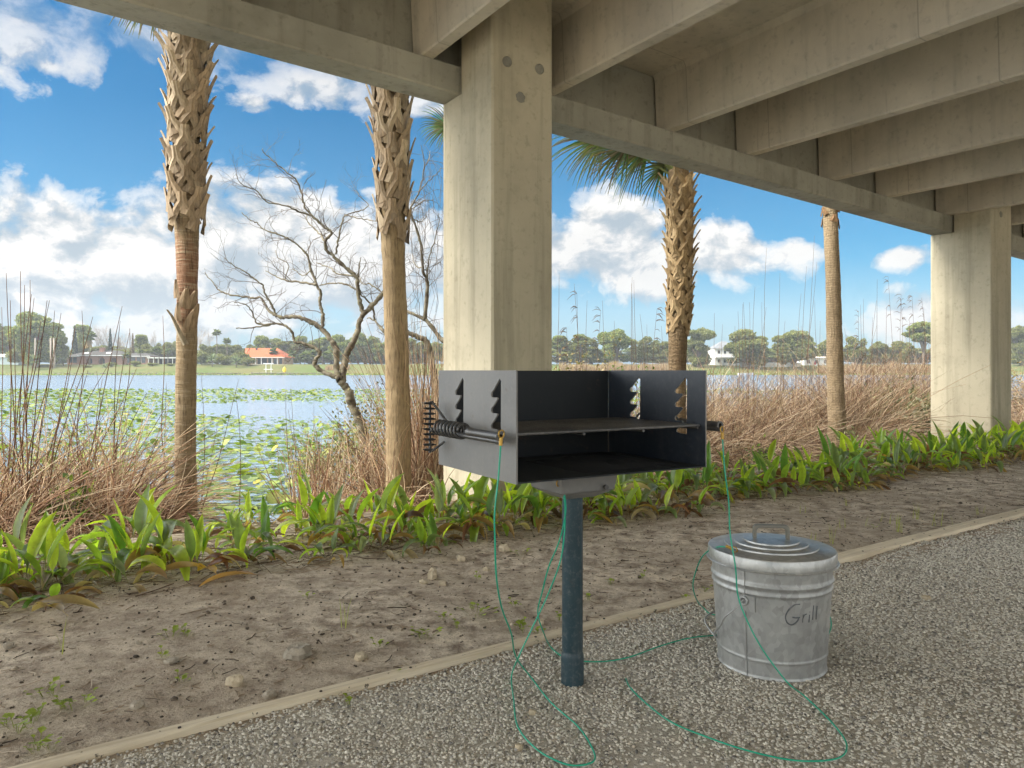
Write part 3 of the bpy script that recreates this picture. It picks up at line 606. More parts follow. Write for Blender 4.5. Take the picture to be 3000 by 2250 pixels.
for i, a in enumerate([(875, 1918, 84, 'largest flat grey rock on the dirt left of the grill post', .45, 1), (688, 1996, 46, 'tan rock nearest the board, below the largest flat rock', .75, 0), (1056, 1918, 36, 'small tan rock right of the largest flat rock', .8, 0),
    (1268, 1686, 36, 'upright tan rock on the dirt below the pier', 1.0, 0), (1352, 1636, 28, 'small rock just behind the upright tan rock', .7, 0), (1296, 1703, 30, 'low pale stone right of the upright tan rock', .45, 0), (1240, 1702, 24, 'little stone at the foot of the upright tan rock', .6, 0), (1476, 1614, 34, 'pale rock close to the plants behind the cable', .7, 0), (1345, 1630, 20, 'tiny stone by the plants left of the hanging cable', .7, 1), (1425, 1663, 22, 'small pale stone left of the hanging cable', .6, 0),
    (400, 2068, 38, 'dirty rock lying in the dirt at lower left', .6, 1), (790, 2024, 42, 'low crumbly rock beside the board left of centre', .5, 1), (730, 2080, 40, 'reddish stone touching the board', .6, 1), (27, 1890, 30, 'reddish stone at the far left edge of the dirt', .6, 1), (405, 1884, 18, 'small brown stone in mid dirt at left', .6, 1), (1585, 1818, 22, 'tan stone by the board behind the grill post', .8, 0), (505, 1945, 44, 'low mossy stone in the middle of the left dirt', .4, 1),
    (2712, 1742, 26, 'lone pale stone on the gravel right of the bucket', .6, 0), (1560, 2070, 24, 'tan stone on the gravel left of the grill post', .7, 0), (1520, 2172, 26, 'tan stone inside the cable loop', .7, 0)]):
    rock(a[0], a[1], a[2], a[3], a[4], a[5], i+1, R.uniform(0, 6))
# ================================================================ SHALLOW HOLLOW: gravel heap shadow beside the bucket is left to light
# ================================================================ WEEDS
wleaf = attmat('weed_leaf', .5, .35, .3, .2, 60)
def weed(n, r, seed, c=(.28, .36, .05)):
    rr = random.Random(seed); V, Fc, C = [], [], []
    for i in range(n):
        a = rr.uniform(0, 6.28); d = rr.uniform(.2, 1)*r; h = rr.uniform(.012, .035); p = Vector((d*math.cos(a), d*math.sin(a), 0)); q = p*1.15 + Vector((0, 0, h)); s = rr.uniform(.008, .016)
        ax = Vector((math.cos(a), math.sin(a), .25)); ay = Vector((-math.sin(a), math.cos(a), rr.uniform(-.3, .3))); o = len(V); k = rr.uniform(.7, 1.2); cc_ = tuple(x*k for x in c)
        V += [q-ax*s, q+ay*s*.75+UZ*.002, q+ax*s*.9, q-ay*s*.75+UZ*.002]; Fc.append((o, o+3, o+2, o+1)); C += [cc_]*4
        o = len(V); V += [p*.5-ay*.001, p*.5+ay*.001, q+ay*.001, q-ay*.001]; Fc.append((o, o+1, o+2, o+3)); C += [(.2, .22, .06)]*4
    return mk('weed', [tuple(v) for v in V], Fc, wleaf, np.array(C))
def blades(n, seed):
    rr = random.Random(seed); V, Fc, C = [], [], []
    for i in range(n):
        a = rr.uniform(0, 6.28); h = rr.uniform(.06, .14); t = Vector((math.cos(a), math.sin(a), 0)); p = Vector((rr.uniform(-.03, .03), rr.uniform(-.03, .03), 0)); w = Vector((-t.y, t.x, 0))*.0022; l = rr.uniform(.1, .5)*h; o = len(V)
        V += [p-w, p+w, p+t*l*.4+UZ*h*.6+w*.8, p+t*l*.4+UZ*h*.6-w*.8, p+t*l+UZ*h]; Fc += [(o, o+1, o+2, o+3), (o+3, o+2, o+4)]; C += [(.34, .36, .10)]*5
    return mk('grass_sprout', [tuple(v) for v in V], Fc, wleaf, np.array(C))
WM = [weed(5, .03, 1), weed(9, .05, 2), weed(14, .08, 3), weed(4, .02, 4)]; BM = [blades(3, 5), blades(5, 6), blades(2, 7)]
for i, (px, py, k) in enumerate([(130, 2030, 1), (155, 2028, 0), (215, 2068, 1), (250, 2048, 0), (180, 2065, 3), (20, 2110, 0), (50, 2130, 1), (90, 2115, 1), (110, 2185, 1), (145, 2185, 0), (500, 1866, 1), (545, 1860, 0), (480, 1930, 0), (535, 1992, 0), (1395, 1797, 2), (1385, 1780, 0), (1508, 1770, 0), (1300, 1812, 0), (1250, 1858, 1), (1230, 1862, 0), (1112, 1885, 0), (1640, 1810, 3), (1725, 1748, 0), (1530, 1840, 1), (1575, 1845, 0), (2065, 1722, 0), (2010, 1752, 0), (1790, 1705, 0), (1025, 2050, 3), (1155, 1970, 3), (900, 1750, 0), (1525, 1625, 1), (1880, 1690, 0), (2560, 1545, 0), (1400, 1690, 0), (1340, 1835, 3)]):
    p = gnd(px, py, .02); p.z = gz(p.x, p.y)
    tag(dup(ob('weed', WM[k]), p, R.uniform(0, 6), R.uniform(.8, 1.25)) if 0 else ob('weed', WM[k], None, p), 'tiny yellow green weed sprouting from the bare dirt', 'weed', 'tiny weeds sprouting from the dirt').rotation_euler = (0, 0, R.uniform(0, 6))
for px, py in [(2385, 1510), (2470, 1545), (2545, 1540), (2440, 1590), (2380, 1585), (2620, 1530), (2680, 1515), (2760, 1535), (2780, 1530), (2740, 1535), (2860, 1500), (2890, 1500), (2470, 1480), (2590, 1525), (2640, 1555), (185, 1905), (1010, 1830), (2350, 1500)]:
    p = gnd(px, py, .02); p.z = gz(p.x, p.y); o = ob('grass_sprout', BM[R.randrange(3)], None, p); o.rotation_euler = (0, 0, R.uniform(0, 6))
    tag(o, 'thin pale grass sprout standing on the bare dirt', 'grass sprout', 'thin grass sprouts on the dirt')
# ================================================================ BROAD-LEAVED BED PLANTS
leafm, b = new('broad_leaf'); c = b.n('ShaderNodeAttribute', attribute_name='Col').outputs[0]; v = coords(b)
n1 = b.noise(v, 9, 4, .6); n2 = b.noise(v, 55, 3, .6)
c = b.mix(1.0, c, b.ramp(n1, [(.3, .72), (.7, 1.25)]), 'MULTIPLY'); c = b.mix(b.math('MULTIPLY', b.ramp(n2, [(.62, 0), (.72, 1)]), .5), c, (.22, .13, .05))
finish(b, c, .30, bump=n2, bstr=.15, bdist=.003, trans=(.5, b.mix(1.0, c, (2.2, 2.2, .8), 'MULTIPLY')), spec=.6)
def leaf(V, Fc, C, p, az_, lean, curl, L, w, stem, col, twist=0, K=9, stemcol=(.10, .12, .03)):
    d = Vector((math.cos(az_), math.sin(az_), 0)); sd = Vector((-d.y, d.x, 0)); pos = Vector(p); ang = lean; o = len(V); n = K+3
    for i in range(n+1):
        t = max(0, (i-3)/(n-3)); wd_ = .0022 if i < 3 else w*max(.02, (math.sin(math.pi*min(1, t**.75*.97+.03))**.85))
        step = stem/3 if i < 3 else L/(n-3); tang = d*math.sin(ang) + UZ*math.cos(ang); nrm = UZ*math.sin(ang) - d*math.cos(ang)
        ss = sd*math.cos(twist*t) + nrm*math.sin(twist*t); fold = wd_*.28
        V += [pos - ss*wd_*.5 + nrm*fold, pos, pos + ss*wd_*.5 + nrm*fold]
        cc_ = stemcol if i < 3 else col; k = .9 if i < 3 else 1; C += [tuple(x*1.0 for x in cc_), tuple(x*.75 for x in cc_), tuple(cc_)]
        pos = pos + tang*step; ang += curl/(n)*(1 if i < 3 else 1.35)
    for i in range(n): a = o+3*i; Fc += [(a, a+1, a+4, a+3), (a+1, a+2, a+5, a+4)]
GR = [(.24, .36, .05), (.12, .24, .05), (.37, .49, .055), (.44, .54, .07), (.17, .24, .10), (.23, .36, .05), (.24, .29, .18), (.20, .27, .10)]; DR = [(.27, .18, .11), (.19, .09, .06), (.40, .32, .23), (.12, .065, .045), (.34, .27, .19), (.34, .22, .08), (.22, .14, .09)]  # greyer greens carry sky sheen painted into the leaf colour
def clump(seed, n=9, dead=2, h=1.0):
    rr = random.Random(seed); V, Fc, C = [], [], []
    for i in range(n):
        a = rr.uniform(0, 6.28); p = Vector((rr.gauss(0, .06), rr.gauss(0, .05), -.01))
        if rr.random() < .34: leaf(V, Fc, C, p, a, rr.uniform(.02, .28), rr.uniform(.1, .7), rr.uniform(.27, .40)*h, rr.uniform(.07, .10), rr.uniform(.12, .24)*h, rr.choice(GR), rr.uniform(-.5, .5))
        else: leaf(V, Fc, C, p, a, rr.uniform(.15, .7), rr.uniform(1.2, 2.7), rr.uniform(.28, .42)*h, rr.uniform(.07, .10), rr.uniform(.10, .22)*h, rr.choice(GR+GR[4:]), rr.uniform(-.9, .9))
    for i in range(dead):
        leaf(V, Fc, C, Vector((rr.gauss(0, .06), rr.gauss(0, .05), 0)), rr.uniform(0, 6.28), rr.uniform(.5, 1.1), rr.uniform(1.0, 2.1), rr.uniform(.24, .42), rr.uniform(.045, .085), rr.uniform(.08, .20), rr.choice(DR), rr.uniform(-2.6, 2.6), stemcol=(.14, .09, .05))
    return mk('bed_plant', [tuple(v) for v in V], Fc, leafm, np.array(C), True)
CL = [clump(100+i, R.randint(6, 8), R.choice([2, 3, 4, 5]), R.uniform(.9, 1.2)) for i in range(16)]
CD = [clump(200+i, 3, 7, .8) for i in range(4)]
palms_a = []
zones = [(-.7, 1.15, 'broad leaved green plant in the bed at the lower left, before the left palm'), (1.15, 2.9, 'broad leaved green plant in the bed between the left palm and the near pier'), (2.9, 5.0, 'broad leaved green plant in the bed right behind the grill'), (5.0, 9.0, 'broad leaved green plant in the bed between the grill and the far palm'), (9.0, 15.5, 'broad leaved green plant in the bed around the far pier')]
cand = []
for i in range(1500):
    a = R.uniform(-.75, 15.4); bb = 3.62 + abs(R.gauss(0, .55)) + .12*math.sin(a*3)
    if bb > 4.75 + .25*math.sin(a*1.7): continue
    if any(p0-.12 < a < p0+PW_+.12 and bb > P0-.12 for p0 in PA): continue
    if 1.02 < a < 1.22 and bb < 4.3: continue
    if .50 < a < .92 and bb > 4.05: continue
    if any((a-c[0])**2*(1.0)+(bb-c[1])**2 < .158**2 for c in cand): continue
    cand.append((a, bb))
cand = cand[:298]; print('bed plants', len(cand))
for a, bb in cand:
    q = W(a, bb); q.z = gz(q.x, q.y)-.01; zl = next(z[2] for z in zones if z[0] <= a < z[1] or z is zones[-1])
    front = bb < 3.8
    o = ob('bed_plant', R.choice(CD) if (front and R.random() < .36) else R.choice(CL), None, q); s = R.choice([R.uniform(.40, .56), R.uniform(.52, .75), R.uniform(.64, .88)])*(.85 if front else 1)
    o.rotation_euler = (0, 0, R.uniform(0, 6.28)); o.scale = (s, s, s*R.uniform(.9, 1.1)); tag(o, zl, 'plant', zl.replace('plant', 'plants'))
# a few signature leaves fallen on the dirt
V, Fc, C = [], [], []; DL = [((640, 1720), (.55, .36, .05), 2.3, .9), ((590, 1700), (.25, .11, .05), 1.0, .9), ((770, 1715), (.30, .17, .09), 3.4, 1.0), ((200, 1830), (.38, .29, .17), 2.6, 1.2), ((60, 1815), (.36, .28, .17), .4, 1.2)]
for (px, py), c_, a, l in DL:
    V, Fc, C = [], [], []; leaf(V, Fc, C, (0, 0, .05), a, 1.25, .7, .24, .055, .04, c_, .8, stemcol=c_)
    p = gnd(px, py, .03); p.z = gz(p.x, p.y)+.0
    tag(ob('fallen_leaf', mk('fallen_leaf', [tuple(v) for v in V], Fc, leafm, np.array(C), True), None, p), {0: 'yellow orange dying leaf drooping onto the dirt', 1: 'dark red brown leaf lying beside the yellow leaf', 2: 'curled brown leaf right of the yellow leaf', 3: 'long curled tan leaf lying on the dirt at left', 4: 'pale straw leaf flat on the ground at the far left'}[[d_[0] for d_ in DL].index((px, py))], 'leaf')
# ================================================================ PALMS
bootm, b = new('palm_leaf_base'); c = b.n('ShaderNodeAttribute', attribute_name='Col').outputs[0]; v = coords(b)
st = b.noise(b.scalev(v, (30, 30, 3)), 2, 5, .6)
c = b.mix(1.0, c, b.ramp(st, [(.3, .65), (.7, 1.3)]), 'MULTIPLY'); finish(b, c, .85, bump=st, bstr=.5, bdist=.006, spec=.2)
def trunkm(name, c1, c2, c3, ring=44, wm=.4):
    m, b = new(name); v = coords(b); n = b.noise(v, 3.5, 6, .65); f = b.noise(b.scalev(v, (26, 26, 3)), 2, 6, .65)
    wv = b.n('ShaderNodeTexWave', {'Vector': v, 'Scale': ring/6.28*.9, 'Distortion': 9.0, 'Detail': 4.0, 'Detail Scale': 2.5, 'Detail Roughness': .65}, bands_direction='Z').outputs[1]
    c = b.mix(b.ramp(n, [(.35, 0), (.65, 1)]), c1, c2); c = b.mix(b.math('MULTIPLY', b.ramp(wv, [(.0, 1), (.35, 0)]), wm), c, c3); c = b.mix(b.ramp(f, [(.50, 0), (.70, .85)]), c, c3)
    finish(b, c, .9, 0, b.math('ADD', b.math('MULTIPLY', wv, wm), b.math('ADD', b.math('MULTIPLY', f, 1.4), n)), .8, .016, spec=.15); return m
tr_a = trunkm('palm_trunk', (.26, .19, .11), (.19, .13, .075), (.085, .06, .035))
tr_red = trunkm('palm_trunk_red', (.30, .165, .095), (.22, .13, .08), (.10, .06, .035))
tr_1, b = new('mottled_palm_trunk'); v = coords(b); n = b.noise(v, 3.5, 6, .65); f = b.noise(b.scalev(v, (30, 30, 4)), 2, 6, .7); rg = b.noise(b.scalev(v, (5, 5, 60)), 1.2, 5, .65)
zz_ = b.math('ADD', b.n('ShaderNodeSeparateXYZ', {0: v}).outputs[2], b.math('MULTIPLY', b.noise(b.scalev(v, (14, 14, 5)), 1, 4), .5))
c = b.mix(b.ramp(n, [(.35, 0), (.65, 1)]), (.34, .265, .165), (.25, .185, .11)); redz = b.math('MULTIPLY', b.ramp(b.math('DIVIDE', zz_, 4.0), [(.49, 0), (.54, 1)]), b.ramp(b.math('DIVIDE', zz_, 4.0), [(.66, 1), (.72, 0)]))
c = b.mix(redz, c, b.mix(b.ramp(rg, [(.35, 0), (.65, 1)]), (.26, .14, .085), (.40, .25, .16))); c = b.mix(b.ramp(rg, [(.52, 0), (.64, .8)]), c, (.42, .34, .23)); c = b.mix(b.ramp(f, [(.52, 0), (.68, .85)]), c, (.075, .05, .03))
finish(b, c, .9, 0, b.math('ADD', b.math('MULTIPLY', rg, 1.3), f), .8, .016, spec=.15)
tr_b = trunkm('fibrous_palm_trunk', (.37, .28, .165), (.26, .19, .11), (.10, .07, .045), 14, .12)
tr_w = trunkm('woven_palm_trunk', (.38, .29, .18), (.29, .215, .13), (.14, .10, .065), 60)
frondm = attmat('palm_frond', .45, .3, .35, .2, 8)
def fan(seed, L=.75, spread=2.3, nl=36, pet=1.0, dead=False):
    rr = random.Random(seed); V, Fc, C = [], [], []
    P = [Vector((t*pet, 0, .25*pet*math.sin(t*1.9)-.16*pet*t*t)) for t in np.linspace(0, 1, 8)]
    mb = MB(); mb.tube(P, [.016-.010*i/7 for i in range(8)], 5); V += mb.v; Fc += mb.f; C += [(.20, .22, .08) if not dead else (.3, .22, .12)]*len(V)
    tip = P[-1]; ax = (P[-1]-P[-2]).normalized(); sd = Vector((0, 1, 0)); up = sd.cross(ax)*-1
    for i in range(nl):
        a = spread*(i/(nl-1)-.5)*1.0; l = L*(.72+.28*math.cos(a*.9))*rr.uniform(.88, 1.08); o = len(V); root = tip + ax*(.16*(1-abs(a)/spread*1.4))
        d = ax*math.cos(a) + sd*math.sin(a); d = (d + up*rr.uniform(-.10, .05)).normalized(); w = .017*rr.uniform(.8, 1.2); sp_ = d.cross(up).normalized(); pos = root.copy(); g_ = rr.uniform(.5, 1.0)
        col = (.10, .155, .04) if not dead else (.30, .22, .12); col = tuple(x*rr.uniform(.7, 1.35) for x in col); n = 6
        for k in range(n+1):
            t = k/n; ww = w*(1-t**2.2)+.0012; V += [pos-sp_*ww, pos+up*ww*.35, pos+sp_*ww]; C += [col]*3
            d = (d - UZ*(.30*g_*t*t*1.6)*1.0).normalized(); pos = pos + d*(l/n)
        for k in range(n): q = o+3*k; Fc += [(q, q+1, q+4, q+3), (q+1, q+2, q+5, q+4)]
    return mk('frond', [tuple(v) for v in V], Fc, frondm, np.array(C))
FM = [fan(i, R.uniform(.65, .8), R.uniform(2.2, 2.7), 36, R.uniform(.9, 1.15)) for i in range(4)]
def boots(z0, z1, r, n, seed, L=(.26, .36), out=.55, cross=.55, cl=((.42, .335, .23), (.28, .215, .145), (.35, .265, .175)), w=(.066, .042)):
    rr = random.Random(seed); mb = MB(); ga = 2.39996
    n = n//2
    for i in range(n):
        z = z0 + (z1-z0)*i/n; t = i/n; th = ga*i + rr.uniform(-.12, .12); l = rr.uniform(*L)*(.95+.2*t); oo = out*(.5+.7*t)*rr.uniform(.75, 1.25); K = 7; col = np.array(rr.choice(cl))*rr.uniform(.85, 1.15); rz = float(np.interp(z, [z0, z1], [1.0, 1.18]))*r; dl = cross*rr.uniform(.8, 1.15)*l/rz*.62
        for sgn in (-1, 1):
            V = []; Cc = []; lift = rr.uniform(0, .012)
            for k in range(K+1):
                s = k/K; rad = rz*.98 + .008 + lift*(1-s) + oo*l*max(0, s-.25)**1.7*.62; q_ = max(0, 1-s/.72); ang = th + sgn*(dl*q_ + .012/rad); er2 = Vector((math.cos(ang), math.sin(ang), 0)); et2 = Vector((-math.sin(ang), math.cos(ang), 0))
                p = er2*rad + UZ*(z + l*s*(1-.12*oo*s)); wd_ = (w[0]*(1-s)**1.3*.75 + w[1])*.5; tilt = math.atan2(dl*rz/.72, l)*sgn*(1 if s < .70 else .25); th_ = .015*(1-.25*s)
                tl = et2*math.cos(tilt) + UZ*math.sin(tilt); V += [p - tl*wd_, p + er2*th_, p + tl*wd_, p - er2*th_*.4]; q = col*(.88+.3*s) if s < .95 else col*1.25; Cc += [tuple(q)]*4
            o = len(mb.v); mb.v += [tuple(v) for v in V]; mb.c += Cc
            for k in range(K): a_ = o+4*k; mb.f += [(a_+j, a_+(j+1) % 4, a_+4+(j+1) % 4, a_+4+j) for j in range(4)]
            e = o+4*K; mb.f += [(e, e+1, e+2, e+3), (o+3, o+2, o+1, o)]
    return mb
def palm(pts, r, label, mats, bt=None, crown=None, extra=None, name='cabbage_palm', flare=1.12):
    """pts: (px,py) along the trunk at depth Y given by the bank line; r: radius list"""
    KP = 6.6/6.2; ks = lambda z: 1+(z-1)*KP
    r = ([ks(q) for q in r[0]], [q*KP for q in r[1]]); mats = [(m_, ks(z0), ks(z1), nm) for m_, z0, z1, nm in mats]
    if bt: bt = (ks(bt[0]), ks(bt[1]), bt[2]*KP, bt[3], {**bt[4], 'L': tuple(q*KP for q in bt[4]['L'])})
    if crown: crown = (ks(crown[0]), crown[1])
    p0 = onb(pts[0][0], 6.6); Y = p0.y; P = [at(x, y, Y) for x, y in pts]; zb = gz(p0.x, p0.y)-.05
    base = Vector((P[0].x, Y, zb)); root = empty(name, base, label, 'palm tree', 'palm trees on the bank')
    Q = spline([Vector((P[0].x, Y, zb))] + P[1:], 8); zs = np.array([q.z for q in Q])
    for m_, z0, z1, nm in mats:
        S = [q for q in Q if z0-1e-6 <= q.z <= z1+1e-6]
        zz = np.linspace(max(z0, zs[0]), min(z1, zs[-1]), max(8, int((min(z1, zs[-1])-max(z0, zs[0]))/.035))); pts_ = []
        for z in zz: pts_.append(Vector((np.interp(z, zs, [q.x for q in Q]), Y + .015*math.sin(z*2.2+p0.x), z)))
        mb = MB(); n = 20; V = []; k = len(pts_)
        for i, p in enumerate(pts_):
            rr = float(np.interp(p.z, *r))*(1+.02*noise.noise(Vector((0, p0.x, p.z*9)))); rr *= 1 + (flare-1)*math.exp(-(p.z-zb)/.12)
            step = .035*(((p.z*17+.3*noise.noise(Vector((p.z*3, p0.x, 0)))) % 1.0)-.5)*(1 if nm == 'trunk' else .6)
            V += [p + Vector((math.cos(2*math.pi*j/n), math.sin(2*math.pi*j/n), 0))*rr*(1+step+.05*noise.noise(Vector((math.cos(2*math.pi*j/n)*1.5, math.sin(2*math.pi*j/n)*1.5+p0.x, p.z*6)))) for j in range(n)]
        mb.add(V, [(i*n+j, i*n+(j+1) % n, (i+1)*n+(j+1) % n, (i+1)*n+j) for i in range(k-1) for j in range(n)]); mb.build(nm, m_, root, smooth=True)
    if bt:
        zA, zB, rb, n, kw = bt; mb = boots(zA, zB, rb, n, int(pts[0][0]), **kw)
        xs = [q.x for q in Q]; mb.v = [(v[0] + float(np.interp(v[2], zs, xs)), v[1] + Y, v[2]) for v in mb.v]; mb.build('leaf_bases', bootm, root, col=True)
    if crown:
        zc, L = crown; xc = float(np.interp(zc, zs, [q.x for q in Q]))
        for i, (azd, tilt, s) in enumerate(L):
            f = ob('frond', FM[i % 4], root); f.location = Vector((xc, Y, zc)) - base; f.rotation_mode = 'XYZ'; f.rotation_euler = (R.uniform(-.5, .5), math.radians(-tilt), math.radians(azd)); f.scale = (s, s, s)
    return root, Q, Y
ring_crown = [(123+85*math.sin(a*2.4), R.uniform(42, 80), R.uniform(.95, 1.2)) for a in range(11)]
low = [(170, -22, 1.05), (205, -30, 1.0), (140, -8, 1.1), (20, -12, 1.0), (-20, -24, 1.05), (255, -18, 1.05), (90, -18, 1), (188, -2, 1.2), (230, -6, 1.1)]
r1, Q1, Y1 = palm([(545, 1570), (545, 1400), (546, 1150), (548, 950), (546, 800), (546, 640), (548, 400), (552, 200), (553, 60), (553, -140)], ([-.4, .3, 1.0, 1.45, 1.7, 2.2, 4.5], [.085, .079, .077, .076, .077, .093, .11]),
     'leftmost palm with bare lower trunk, reddish middle and criss-cross leaf stubs on top', [(tr_1, -2, 9, 'trunk')],
     (2.08, 3.86, .115, 165, dict(out=.82, L=(.24, .34))), (4.0, ring_crown))
def hang_frond(root, crown, hub, dv, sv, L, nl, seed, spread=2.6, g0=1.0, w0=.011):
    rr = random.Random(seed); mb = MB(); hub = Vector(hub); cr = Vector(crown); mid_ = (cr+hub)*.5+UZ*.14*(cr-hub).length
    mb.tube(spline([cr, mid_, hub], 6), [.016-.0008*i for i in range(13)], 5, col=(.20, .22, .08)); d0 = Vector(dv).normalized(); s0 = Vector(sv).normalized(); nn = d0.cross(s0).normalized()
    for i in range(nl):
        a = spread*(i/(nl-1)-.5); l = L*(.70+.30*math.cos(a*.8))*rr.uniform(.85, 1.1); d = (d0*math.cos(a)+s0*math.sin(a)+nn*rr.uniform(-.25, .25)).normalized(); pos = hub + d0*(.12*math.cos(a)); w = w0*rr.uniform(.7, 1.2); n = 6; g_ = g0*rr.uniform(.7, 1.3); V = []; col = tuple(x*rr.uniform(.7, 1.3) for x in rr.choice([(.085, .105, .045), (.11, .13, .06), (.15, .155, .085)]))
        for k in range(n+1):
            t = k/n; ww = w*(1-t**1.8)+.0012; side = d.cross(nn).normalized()*ww; V += [pos-side, pos+nn*ww*.4, pos+side]; d = (d - UZ*(.34*g_*t)).normalized(); pos = pos + d*(l/n)
        mb.add(V, [(3*k+j, 3*k+j+1, 3*k+4+j, 3*k+3+j) for k in range(n) for j in range(2)], col)
    mb.build('frond', frondm, root, col=True)
for i, (hx, hy, dd, sv_, L_, n_) in enumerate([(505, -35, (-1, 0, -.3), (0, .3, -1), .46, 20), (460, -30, (-1, .1, -.2), (.2, .4, -1), .42, 18)]):
    hang_frond(r1, at(553, -60, Y1), at(hx, hy, Y1+.1+.15*i), dd, sv_, L_, n_, 40+i)
# old split leaf base still clinging half way up the left palm
mb = MB(); Pp = [at(545, 1010, Y1-.09), at(530, 985, Y1-.11), at(515, 950, Y1-.12), at(503, 925, Y1-.12), at(490, 908, Y1-.12)]
V = []
for i, p in enumerate(Pp):
    w_ = [.05, .045, .033, .022, .014][i]; t = (Pp[min(i+1, 4)]-Pp[max(i-1, 0)]).normalized(); sdv = t.cross(Vector((0, -1, 0))).normalized()
    V += [p-sdv*w_*.5, p+Vector((0, -.022, 0)), p+sdv*w_*.5, p+Vector((0, .012, 0))]
mb.add(V, [(4*i+j, 4*i+(j+1) % 4, 4*i+4+(j+1) % 4, 4*i+4+j) for i in range(4) for j in range(4)] + [(16, 17, 18, 19), (3, 2, 1, 0)], (.36, .30, .21)); mb.build('clinging_leaf_base', bootm, r1, col=True)
for k in range(7):
    mb = MB(); a = R.uniform(-2.6, -.4); z = R.uniform(1.32, 1.6); rr = .088; Pz = [Vector((Q1[20].x + math.cos(a+.1*t)*(rr+.012*t), Y1+math.sin(a+.1*t)*(rr+.012*t), z+.05*t)) for t in range(4)]
    V = []
    for i, p in enumerate(Pz): tt = Vector((-math.sin(a), math.cos(a), 0)); w_ = [.045, .04, .03, .012][i]; V += [p-tt*w_, p+Vector((math.cos(a), math.sin(a), 0))*.012, p+tt*w_]
    mb.add(V, [(3*i+j, 3*i+j+1, 3*i+4+j, 3*i+3+j) for i in range(3) for j in range(2)], (.30, .22, .14)); mb.build('husk', bootm, r1, col=True)
palm([(1170, 1500), (1168, 1300), (1164, 1100), (1158, 900), (1152, 720), (1150, 500), (1146, 330), (1140, 150), (1138, 20)], ([-.4, 0, 1.0, 2.0, 2.4, 4.5], [.125, .118, .110, .104, .112, .125]),
     'second palm, fibrous brown trunk with leaf stubs above, left of the near pier', [(tr_b, -2, 9, 'trunk')], (2.18, 3.85, .128, 120, dict(out=.62, L=(.30, .42), cross=.5, w=(.075, .046))), (4.2, ring_crown + low[:0]))
r3, Q3, Y3 = palm([(1984, 1420), (1984, 1150), (1985, 1000), (1992, 850), (1992, 700), (1990, 560), (1988, 500)], ([-.4, 1.0, 1.4, 2.2, 3.2, 4.0], [.11, .10, .112, .12, .125, .11]),
     'short palm with shaggy leaf stubs and drooping fan fronds behind the grill', [(tr_a, -2, 9, 'trunk')], (1.42, 3.12, .118, 175, dict(out=.85, L=(.22, .32), cl=((.40, .29, .16), (.30, .21, .11), (.34, .24, .13)))), (3.22, [(123+80*math.sin(a*2.4), R.uniform(40, 80), R.uniform(.9, 1.1)) for a in range(9)]))
for i, (hx, hy, dd, sv_, L_, n_, dy) in enumerate([(1905, 440, (-1, .1, -.25), (.1, .25, -1), .72, 34, .1), (1790, 400, (-1, .1, -.15), (0, .3, -1), .80, 40, .35), (1850, 425, (-1, -.1, -.5), (.2, .2, -1), .62, 30, -.05), (1335, 372, (-1, 0, .05), (0, .3, -1), .40, 26, .5), (1960, 470, (-.7, .2, -.8), (.6, .3, -.6), .5, 24, .05)]):
    hang_frond(r3, at(1988, 525, Y3), at(hx, hy, Y3+dy), dd, sv_, L_, n_, 50+i)
palm([(2451, 1320), (2449, 1150), (2446, 1000), (2441, 850), (2434, 700), (2432, 600), (2430, 480)], ([-.4, 1.0, 2.4, 3.2, 5], [.128, .112, .098, .098, .105]),
     'slender palm with a smooth woven looking trunk left of the far pier', [(tr_w, -2, 9, 'trunk')], (3.0, 3.6, .098, 26, dict(out=.18, L=(.08, .14), cl=((.20, .12, .06), (.26, .16, .09)))), (4.3, ring_crown[:9]))
